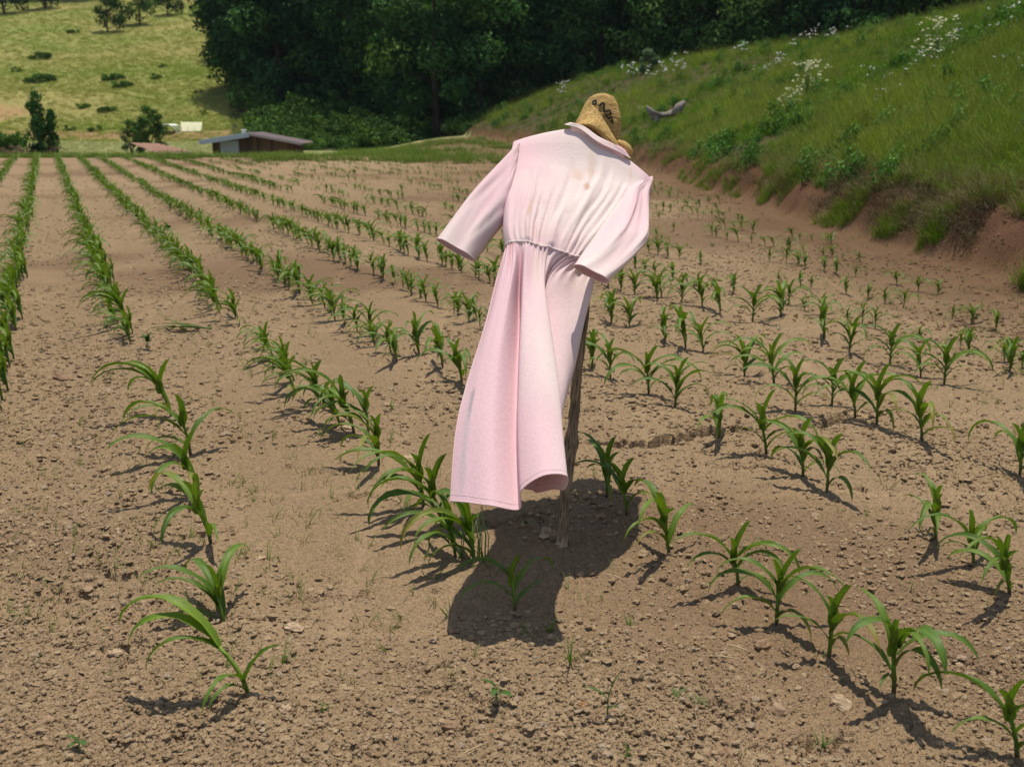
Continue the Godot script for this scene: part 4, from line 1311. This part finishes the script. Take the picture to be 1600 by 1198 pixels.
	for k in flowers.size():
		var f: Array = flowers[k]
		var p := spot(f[0], f[1] + 6)
		if p.x < foot(p.z): p.x = foot(p.z) + 1.0
		var many: bool = f[4] == 1
		var o := base("wildflower_clump", p - Vector3(0, 0.05, 0), f[3], "wildflowers", "white flowering weeds on the bank")
		var st := SurfaceTool.new()
		var hd := SurfaceTool.new()
		var sz := 0.0075 + 0.00045 * p.length()
		for i in (46 if many else 12):
			var r := rng.randf() * (0.30 if many else 0.5)
			var a := rng.randf() * TAU
			var tip := Vector3(cos(a) * r * 1.3, rng.randf_range(0.2, 0.72), sin(a) * r)
			st.append_from(tube([Vector3(cos(a) * r * 0.4, 0, sin(a) * r * 0.4), tip * Vector3(0.8, 0.6, 0.8), tip], [0.004, 0.003, 0.002], 4, [Color(0.1, 0.17, 0.04), Color(0.1, 0.17, 0.04), Color(0.1, 0.17, 0.04)]), 0, Transform3D())
			var dome := rock_mesh(i, 0.45, 0.5, 0)
			for q in 3:
				hd.append_from(dome, 0, Transform3D(Basis.from_euler(Vector3(rng.randfn() * 0.3, rng.randf() * TAU, 0)).scaled(Vector3.ONE * sz * rng.randf_range(1.0, 2.4)), tip + Vector3(rng.randfn(), rng.randfn() * 0.4, rng.randfn()) * sz * 1.6))
		put("stalk", st.commit(), M.stem, o).set_meta("kind", "stuff")
		put("flower_head", hd.commit(), mat(Color(0.70, 0.68, 0.46) if many else Color(0.78, 0.78, 0.74), 0.9), o).set_meta("kind", "stuff")
		o.scale = Vector3.ONE * f[2]
	# weathered log
	var lp := spot(1037, 192)
	var lg := base("driftwood_log", lp, "grey weathered forked log lying in the grass behind the dress shoulder", "log")
	var far := lp.length()
	var u := far / focal
	var pale := Color(0.44, 0.40, 0.37)
	var cs := [pale, pale, pale, pale, pale]
	put("trunk", tube([Vector3(-20, 8, 0) * u, Vector3(-8, 10, 2) * u, Vector3(4, 12, 0) * u, Vector3(16, 15, -2) * u, Vector3(27, 18, -3) * u], [5.5 * u, 5 * u, 4 * u, 5.5 * u, 7 * u], 12, cs, 0.9), M.wood, lg)
	put("branch", tube([Vector3(-8, 9, 2) * u, Vector3(-18, 16, 3) * u, Vector3(-26, 23, 3) * u], [6 * u, 5 * u, 3 * u], 9, [pale, pale, pale], 0.8), M.wood, lg)
	put("branch", tube([Vector3(16, 12, 0) * u, Vector3(24, 22, 2) * u, Vector3(31, 32, 3) * u], [6 * u, 7 * u, 3 * u], 9, [pale, pale, pale], 0.8), M.wood, lg)
	put("root", tube([Vector3(-12, 10, 2) * u, Vector3(-10, 2, 6) * u, Vector3(-8, -6, 8) * u], [5 * u, 4 * u, 3 * u], 8, [pale, pale, pale], 0.6), M.wood, lg)

# ---------------------------------------------------------------- hillside, woods and sheds
func build_far() -> void:
	var mk := tuft(12, 0.45, 0.05, 0.35, 1.2)
	var places := []
	var tints := []
	for k in 74000:
		var d := 1.0 / lerpf(1.0 / 47.0, 1.0 / 230.0, rng.randf())
		var x := d * rng.randf_range(-0.80, -0.235)
		var z := -d
		if x > -5.0: continue
		var t := 0.5 + 0.6 * n1.get_noise_2d(x * 0.9, z * 0.9) + 0.35 * n2.get_noise_2d(x * 2.0, z * 2.0)
		if d > 81.0 and d < 85.0 and rng.randf() < 0.6: continue
		var scar := Vector2((x + 43.5) / 3.2, (d - 92.0) / 5.0).length()
		if scar < 1.0 and rng.randf() < 0.85: continue
		if t > 0.75 and rng.randf() < 0.5: continue
		var c := Color(0.25, 0.34, 0.07).lerp(Color(0.38, 0.36, 0.13), clampf(t, 0, 1))
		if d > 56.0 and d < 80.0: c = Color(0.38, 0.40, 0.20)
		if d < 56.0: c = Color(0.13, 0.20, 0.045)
		c = c * rng.randf_range(0.8, 1.2)
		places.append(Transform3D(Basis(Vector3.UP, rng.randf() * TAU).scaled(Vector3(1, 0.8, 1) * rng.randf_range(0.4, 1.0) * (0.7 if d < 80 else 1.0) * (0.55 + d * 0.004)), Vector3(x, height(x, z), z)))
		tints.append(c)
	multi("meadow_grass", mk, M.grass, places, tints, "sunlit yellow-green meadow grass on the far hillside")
	# weedy verge where the field ends
	places = []
	tints = []
	var vg := tuft(14, 0.40, 0.02, 0.16, 1.1)
	for k in 9000:
		var d := rng.randf_range(36.0, 68.0)
		var x := d * rng.randf_range(-0.55, 0.02)
		if x > foot(-d) + 0.4: continue
		var lim := 43.5 if x < -11.0 else lerpf(43.5, 36.0, smoothstep(-11.0, -7.0, x))
		lim += 7.0 * n1.get_noise_2d(x * 5.0, d * 1.0)
		if d < lim or (d > 53.0 and x < -10.0): continue
		if x > -9.0 and n1.get_noise_2d(x * 3.0, d * 3.0) < -0.02: continue
		places.append(Transform3D(Basis(Vector3.UP, rng.randf() * TAU).scaled(Vector3.ONE * rng.randf_range(0.4, 1.0)), Vector3(x, ground(x, -d), -d)))
		tints.append(Color(0.10, 0.19, 0.035).lerp(Color(0.19, 0.23, 0.06), rng.randf()))
	multi("verge_weeds", vg, M.grass, places, tints, "strip of weeds along the far end of the field")

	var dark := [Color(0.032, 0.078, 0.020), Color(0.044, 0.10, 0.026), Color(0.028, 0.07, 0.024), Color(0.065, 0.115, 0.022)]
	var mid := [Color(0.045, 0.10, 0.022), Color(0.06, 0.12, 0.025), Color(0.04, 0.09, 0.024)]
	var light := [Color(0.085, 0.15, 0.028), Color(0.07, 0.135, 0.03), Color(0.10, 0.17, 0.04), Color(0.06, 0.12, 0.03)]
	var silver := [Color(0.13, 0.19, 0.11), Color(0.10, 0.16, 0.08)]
	var bark := Color(0.10, 0.075, 0.055)
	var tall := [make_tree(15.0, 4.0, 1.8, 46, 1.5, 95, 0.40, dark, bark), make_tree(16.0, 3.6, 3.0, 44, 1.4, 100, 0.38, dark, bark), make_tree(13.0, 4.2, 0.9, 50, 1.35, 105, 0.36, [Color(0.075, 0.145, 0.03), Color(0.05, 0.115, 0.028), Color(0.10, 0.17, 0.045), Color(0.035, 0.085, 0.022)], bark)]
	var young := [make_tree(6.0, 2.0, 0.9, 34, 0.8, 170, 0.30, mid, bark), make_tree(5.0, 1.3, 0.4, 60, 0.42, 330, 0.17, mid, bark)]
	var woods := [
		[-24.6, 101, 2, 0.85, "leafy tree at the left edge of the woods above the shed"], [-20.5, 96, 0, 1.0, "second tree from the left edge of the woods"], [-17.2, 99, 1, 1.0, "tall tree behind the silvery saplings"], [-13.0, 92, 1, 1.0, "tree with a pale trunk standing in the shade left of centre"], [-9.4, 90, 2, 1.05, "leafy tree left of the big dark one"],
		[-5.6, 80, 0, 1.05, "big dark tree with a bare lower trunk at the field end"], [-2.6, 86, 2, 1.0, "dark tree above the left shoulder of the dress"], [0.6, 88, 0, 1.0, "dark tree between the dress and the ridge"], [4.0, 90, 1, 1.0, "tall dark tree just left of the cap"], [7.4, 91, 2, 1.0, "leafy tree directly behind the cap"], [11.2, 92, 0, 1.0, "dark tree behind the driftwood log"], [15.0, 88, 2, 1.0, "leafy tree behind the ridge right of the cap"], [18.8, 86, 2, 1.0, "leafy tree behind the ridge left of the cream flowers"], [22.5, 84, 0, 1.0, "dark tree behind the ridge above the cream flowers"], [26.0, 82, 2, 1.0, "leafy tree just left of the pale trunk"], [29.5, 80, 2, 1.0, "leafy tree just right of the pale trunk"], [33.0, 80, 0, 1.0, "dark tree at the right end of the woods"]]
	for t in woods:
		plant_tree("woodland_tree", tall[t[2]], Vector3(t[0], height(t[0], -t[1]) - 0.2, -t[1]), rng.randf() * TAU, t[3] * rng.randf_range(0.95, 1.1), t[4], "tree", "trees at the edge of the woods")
	var rp := spot(1349, 48)
	var rt := base("ridge_tree", rp, "pale-trunked tree on the bank ridge with its crown above the frame", "tree")
	var pb := Color(0.27, 0.25, 0.225)
	var tp := []
	var tr := []
	var tc := []
	for i in 12:
		var t := i / 11.0
		tp.append(Vector3(0.9 * t * t + 0.25 * t, 11.0 * t - 0.3, 0.3 * t))
		tr.append(0.24 * (1.0 - 0.7 * t) + (0.07 if i == 0 else 0.0))
		tc.append(pb)
	put("trunk", tube(tp, tr, 14, tc, 0.25), M.bark, rt)
	put("crown", leaf_cloud(crown_lobes(3.4, 5.5, 11.5, 40, 1.2), 120, 0.30, mid, 0.8), M.foliage, rt)
	# the deep woods behind them
	for v in 3:
		places = []
		for k in 90:
			var d := rng.randf_range(97.0, 190.0)
			var x := d * rng.randf_range(-0.24, 0.62)
			if x > foot(-d) + 60: continue
			places.append(Transform3D(Basis(Vector3.UP, rng.randf() * TAU).scaled(Vector3.ONE * rng.randf_range(0.9, 1.3)), Vector3(x, height(x, -d) - 0.4, -d)))
		multi("deep_woods", tall[v][1], M.foliage, places, [], "dark mass of woods behind the front trees")
	places = []
	var low := make_bush(1.8, 1.9, 20, 260, 0.30, dark)
	for k in 260:
		var d := rng.randf_range(88.0, 150.0)
		var x := d * rng.randf_range(-0.235, 0.40)
		if x > foot(-d) + 40: continue
		places.append(Transform3D(Basis(Vector3.UP, rng.randf() * TAU).scaled(Vector3.ONE * rng.randf_range(0.7, 1.5)), Vector3(x, height(x, -d) - 0.2, -d)))
	multi("woodland_floor_growth", low[1], M.foliage, places, [], "dark growth on the floor of the woods")
	# undergrowth at the foot of the woods, in the sun
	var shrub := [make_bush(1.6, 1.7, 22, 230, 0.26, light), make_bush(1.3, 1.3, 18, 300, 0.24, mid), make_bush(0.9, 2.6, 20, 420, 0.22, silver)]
	var hedge := [
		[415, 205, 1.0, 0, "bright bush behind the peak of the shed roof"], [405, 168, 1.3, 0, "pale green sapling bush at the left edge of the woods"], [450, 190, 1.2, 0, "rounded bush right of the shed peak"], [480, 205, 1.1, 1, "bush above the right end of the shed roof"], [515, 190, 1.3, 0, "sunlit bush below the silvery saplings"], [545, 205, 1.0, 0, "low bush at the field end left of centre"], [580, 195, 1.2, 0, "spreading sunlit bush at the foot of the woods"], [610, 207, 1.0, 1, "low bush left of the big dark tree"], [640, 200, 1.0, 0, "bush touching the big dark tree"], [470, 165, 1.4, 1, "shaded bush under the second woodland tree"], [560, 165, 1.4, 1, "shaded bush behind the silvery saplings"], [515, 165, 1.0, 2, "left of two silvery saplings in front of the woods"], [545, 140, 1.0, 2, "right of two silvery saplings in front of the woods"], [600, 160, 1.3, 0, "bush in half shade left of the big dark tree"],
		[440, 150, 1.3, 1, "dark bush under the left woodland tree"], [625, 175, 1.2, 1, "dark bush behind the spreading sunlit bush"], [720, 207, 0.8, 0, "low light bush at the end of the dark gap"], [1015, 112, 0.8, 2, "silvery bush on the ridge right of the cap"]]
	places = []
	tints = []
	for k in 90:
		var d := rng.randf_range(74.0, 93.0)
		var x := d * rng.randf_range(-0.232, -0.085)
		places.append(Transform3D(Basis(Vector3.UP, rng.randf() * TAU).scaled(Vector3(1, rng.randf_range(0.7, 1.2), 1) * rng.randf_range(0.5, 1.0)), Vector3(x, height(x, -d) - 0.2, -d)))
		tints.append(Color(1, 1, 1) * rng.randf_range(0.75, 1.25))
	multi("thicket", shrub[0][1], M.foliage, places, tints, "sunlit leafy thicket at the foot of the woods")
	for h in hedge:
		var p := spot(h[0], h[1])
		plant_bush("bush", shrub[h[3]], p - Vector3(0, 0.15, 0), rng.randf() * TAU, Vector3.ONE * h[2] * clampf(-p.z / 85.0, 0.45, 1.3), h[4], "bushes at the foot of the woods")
	# trees and bushes on the open hill
	for t in [[168, 50, 0, 1.0, "left of two dark trees high on the sunny hillside"], [218, 38, 0, 1.1, "right of two dark trees high on the sunny hillside"], [262, 24, 0, 1.0, "tree on the hillside by the top edge, right of the two dark ones"], [335, 4, 0, 1.1, "tree cut by the top edge left of the woods"], [70, 14, 0, 1.3, "tree near the top left with a long shadow"], [6, 22, 0, 1.6, "tree in the top left corner"]]:
		var p := spot(t[0], t[1])
		plant_tree("hill_tree", young[0], p, rng.randf() * TAU, t[3] * 0.95, t[4], "tree", "trees on the open hillside")
	for k in 14:
		var x := -82.0 + k * 3.1 + rng.randf() * 2.0
		var z := -188.0 - rng.randf() * 25.0
		places.append(Transform3D(Basis(Vector3.UP, rng.randf() * TAU), Vector3(x, height(x, z) - 0.4, z)))
	multi("hilltop_woods", tall[0][1], M.foliage, places.slice(places.size() - 14), [], "dark woods along the top of the hill")
	var small := [make_bush(0.9, 0.9, 12, 500, 0.17, light), make_bush(0.7, 1.0, 10, 520, 0.16, light)]
	for h in [[62, 128, 1.6, 0, "spreading bush high on the left of the hillside"], [64, 92, 1.5, 0, "pale loose bush above the spreading one"], [25, 112, 1.0, 1, "small bush near the left edge of the hillside"], [245, 123, 1.0, 1, "dark small bush in the middle of the hillside"], [255, 105, 0.8, 1, "little bush just above the middle dark one"], [342, 64, 0.9, 1, "small bush beside the woods high on the hill"], [190, 136, 1.2, 0, "bright low bush at the hill's centre"], [175, 125, 1.3, 0, "wide faint bush at the hill's centre"], [318, 178, 0.7, 1, "small bush above the cream sheet"], [170, 175, 1.0, 0, "bright bush low on the hillside"], [325, 88, 0.8, 0, "tiny bush high beside the woods"], [150, 205, 0.9, 1, "dark bush on the lower edge of the hillside"], [108, 203, 0.8, 1, "dark low bush right of the tall dark one"], [310, 145, 0.7, 1, "little bush left of the woods"], [115, 52, 1.0, 0, "pale bush below the top left tree"], [130, 168, 0.8, 0, "low yellow-green bush left of centre on the hill"]]:
		var p := spot(h[0], h[1])
		plant_bush("hill_bush", small[h[3]], p - Vector3(0, 0.1, 0), rng.randf() * TAU, Vector3(1.0, 0.8, 1.0) * h[2] * 0.85, h[4], "small bushes on the open hillside")
	# the dark bush, the paired shrubs and the corner bush by the lawn
	var bp := at(68, 246, 52.0)
	bp.y = height(bp.x, bp.z)
	var dk := make_bush(0.95, 2.5, 30, 420, 0.17, [Color(0.03, 0.08, 0.02), Color(0.05, 0.11, 0.03)])
	plant_bush("tall_bush", dk, bp, 0.3, Vector3(0.8, 1.4, 0.8), "tall dark pointed bush at the field end on the left", "", "bush")
	var tw := SurfaceTool.new()
	for k in 60:
		var a := rng.randf() * TAU
		var r := rng.randf_range(0.1, 1.1)
		var q := Vector3(cos(a) * r * 1.3, 0, sin(a) * r)
		tw.append_from(tube([q * 0.4, q + Vector3(0, rng.randf_range(0.3, 0.8), 0), q * 1.4 + Vector3(0, rng.randf_range(0.2, 0.7), 0)], [0.03, 0.02, 0.01], 4, [Color(0.13, 0.07, 0.05), Color(0.16, 0.09, 0.06), Color(0.16, 0.09, 0.06)]), 0, Transform3D())
	var br := base("brush_pile", bp + Vector3(-0.2, 0, 0.6), "heap of dead brown brush around the tall dark bush", "brush pile")
	put("twigs", tw.commit(), M.stem, br).name = "twig"
	br.get_child(0).set_meta("kind", "stuff")
	for t in [[207, 226, 66.0, 1, 0.72, "dark shrub standing behind the rusty roof"], [237, 224, 67.0, 1, 0.92, "pointed dark shrub right behind the rusty roof"]]:
		var p := at(t[0], t[1], t[2])
		p.y = height(p.x, p.z)
		plant_tree("shrub", young[1], p, rng.randf() * TAU, t[4] * 0.76, t[5], "shrub", "shrubs behind the rusty roof")
	var p3 := at(8, 240, 55.0)
	p3.y = height(p3.x, p3.z)
	plant_bush("bush", small[0], p3, 0, Vector3(1.3, 1.9, 1.3), "pale green bush at the left edge by the lawn", "")
	build_sheds()

func build_sheds() -> void:
	var d := 60.0
	var a := at(330, 217, d)                                 # left eave, peak and right eave of the gable end
	var pk := at(392, 207.5, d)
	var b := at(474, 223, d)
	var gy := height(pk.x, -d) - 0.2
	var o := base("shed", Vector3(pk.x, gy, -d), "low brown board shed with a shallow metal gable roof and grey door", "shed")
	var L := a - o.position
	var P := pk - o.position
	var R := b - o.position
	var deep := 2.4
	var tin := mat(Color.WHITE, 0.5, true)
	var boards := []
	for k in 4:
		boards.append(mat([Color(0.075, 0.043, 0.030), Color(0.10, 0.055, 0.037), Color(0.055, 0.035, 0.028), Color(0.12, 0.07, 0.045)][k], 0.9))
	var x := L.x + 0.12
	while x < R.x - 0.5:
		var top := (lerpf(L.y, P.y, (x - L.x) / (P.x - L.x)) if x < P.x else lerpf(P.y, R.y, (x - P.x) / (R.x - P.x))) - 0.13
		if top > 0.2:
			var m := put("plank", one_box(Vector3(0.185, top, 0.03)), boards[rng.randi() % 4], o)
			m.position = Vector3(x, top / 2, rng.randf() * 0.012)
		x += 0.19
	var st := SurfaceTool.new()
	for side in [[L.x + 0.05, L.y], [R.x - 0.5, R.y + 0.15]]:
		box(Vector3(0.05, side[1] - 0.1, deep - 0.1), Vector3(side[0], (side[1] - 0.1) / 2, -deep / 2), st)
	box(Vector3(R.x - L.x - 0.7, L.y - 0.15, 0.05), Vector3((L.x + R.x) / 2 - 0.2, (L.y - 0.15) / 2, -deep), st)
	put("wall", st.commit(), boards[2], o)
	var door := put("door", one_box(Vector3(1.02, P.y - 0.42, 0.04)), mat(Color(0.30, 0.32, 0.36), 0.7), o)
	door.position = Vector3((at(358, 220, d) - o.position).x, (P.y - 0.42) / 2, 0.05)
	var ends := [[L + Vector3(-0.55, -0.09, 0), P, Color(0.42, 0.47, 0.54), 0.24], [P, R + Vector3(0.02, 0.0, 0), Color(0.40, 0.33, 0.32), 0.14]]
	for e in ends:
		var lo: Vector3 = e[0]
		var hi: Vector3 = e[1]
		var v := hi - lo
		var m := put("roof", one_box(Vector3(v.length() + 0.01, 0.06, deep + 0.8)), mat(e[2], 0.45), o)
		m.position = (lo + hi) / 2 + Vector3(0, -0.01, -deep / 2 + 0.15)
		m.rotation.z = atan2(v.y, v.x)
		var f := put("fascia", one_box(Vector3(v.length(), e[3], 0.035)), mat(e[2] * 0.9, 0.6), m)
		f.position = Vector3(0, -e[3] / 2 + 0.028, deep / 2 + 0.42)
		for k in 22:                                         # standing seams
			var s := put("seam", one_box(Vector3(v.length() - 0.02, 0.02, 0.025)), mat(e[2], 0.45), m) if k < 12 else null
			if s: s.position = Vector3(0, 0.04, lerpf(-deep / 2 - 0.3, deep / 2 + 0.3, k / 11.0))
	var pipe := base("chimney_pipe", at(381, 212, d + 3.0) - Vector3(0, 0.2, 0), "short white pipe standing behind the shed roof peak", "pipe")
	put("pipe", tube([Vector3.ZERO, Vector3(0, 0.5, 0)], [0.12, 0.11], 12), mat(Color(0.75, 0.74, 0.68), 0.6), pipe)
	put("pipe_cap", tube([Vector3(0, 0.5, 0), Vector3(0, 0.56, 0)], [0.17, 0.15], 12), mat(Color(0.7, 0.69, 0.64), 0.6), pipe)
	# the low lean-to with a rusty roof
	var q0 := at(203, 223, 57.5)
	var q1 := at(243, 238.5, 53.0)
	var q2 := at(298, 237, 53.0)
	var q3 := at(246, 224.5, 57.5)
	var rf := base("lean_to", Vector3(q1.x, height(q1.x, q1.z), q1.z), "low lean-to with a rusty corrugated metal roof at the field end", "lean-to")
	var rust := mat(Color.WHITE, 0.8)
	rust.albedo_texture = noise_tex(256, 0.03, 4, Color(0.45, 0.30, 0.25), Color(0.55, 0.42, 0.36), Color(0.60, 0.52, 0.47), FastNoiseLite.TYPE_SIMPLEX, 31)
	put("roof_sheet", sheet(60, 4, func(u, v): return q0.lerp(q3, u).lerp(q1.lerp(q2, u), v) + Vector3(0, 0.03 * sin(u * 110.0), 0) - rf.position), rust, rf)
	var edge := mat(Color(0.50, 0.42, 0.38), 0.7)
	put("eaves_board", tube([q1 - rf.position - Vector3(0, 0.06, 0), q2 - rf.position - Vector3(0, 0.06, 0)], [0.05, 0.05], 4), edge, rf)
	for c in [q0, q1, q2, q3]:
		var ft := Vector3(c.x, height(c.x, c.z) - 0.2, c.z)
		if c.y - ft.y > 0.1: put("leg_post", tube([ft - rf.position, c - rf.position - Vector3(0, 0.05, 0)], [0.05, 0.05], 6), boards[0], rf)
	# cream sheet and white hoop beyond
	var sp := spot(297, 206)
	var cr := base("cream_panel", sp, "cream ribbed sheet leaning up on the lawn beyond the shed", "panel")
	var w := 31.0 / focal * sp.length()
	var cm := mat(Color(0.78, 0.76, 0.50), 0.7)
	var hh: float = 14.0 / focal * sp.length()
	put("sheet", sheet(48, 6, func(u, v): return Vector3((u - 0.5) * w + 0.06 * v, hh * (1.0 - v) + 0.05 * v, -0.5 * (1.0 - v) + 0.02 * sin(u * 70.0))), cm, cr)
	for k in 4: put("rib", tube([Vector3((k / 3.0 - 0.5) * w * 0.94, hh * 1.02, -0.47), Vector3((k / 3.0 - 0.5) * w * 0.94 + 0.06, 0.05, 0.04)], [0.02, 0.02], 5), mat(Color(0.72, 0.70, 0.45), 0.7), cr)
	put("back_stay", tube([Vector3(0, hh * 0.95, -0.5), Vector3(0, 0, -1.0)], [0.03, 0.03], 6), boards[3], cr)
	var hp := spot(260, 211)
	var hoop := base("hoop_frame", hp, "white arched hoop cover on the lawn left of the cream sheet", "hoop tunnel")
	var hm := mat(Color(0.72, 0.76, 0.70), 0.6)
	var hr := 16.0 / focal * hp.length()
	for k in 3:
		var path := []
		var radii := []
		for i in 13:
			var t := PI * i / 12.0
			path.append(Vector3(-cos(t) * hr, sin(t) * hr * 0.95, -k * 0.9))
			radii.append(0.035)
		put("hoop", tube(path, radii, 6), hm, hoop)
	put("cover", sheet(30, 8, func(u, v): 
		var t: float = PI * lerpf(0.12, 0.66, u)
		return Vector3(-cos(t) * hr * 1.01, sin(t) * hr * 0.96 + 0.02, -1.85 * v)), hm, hoop)
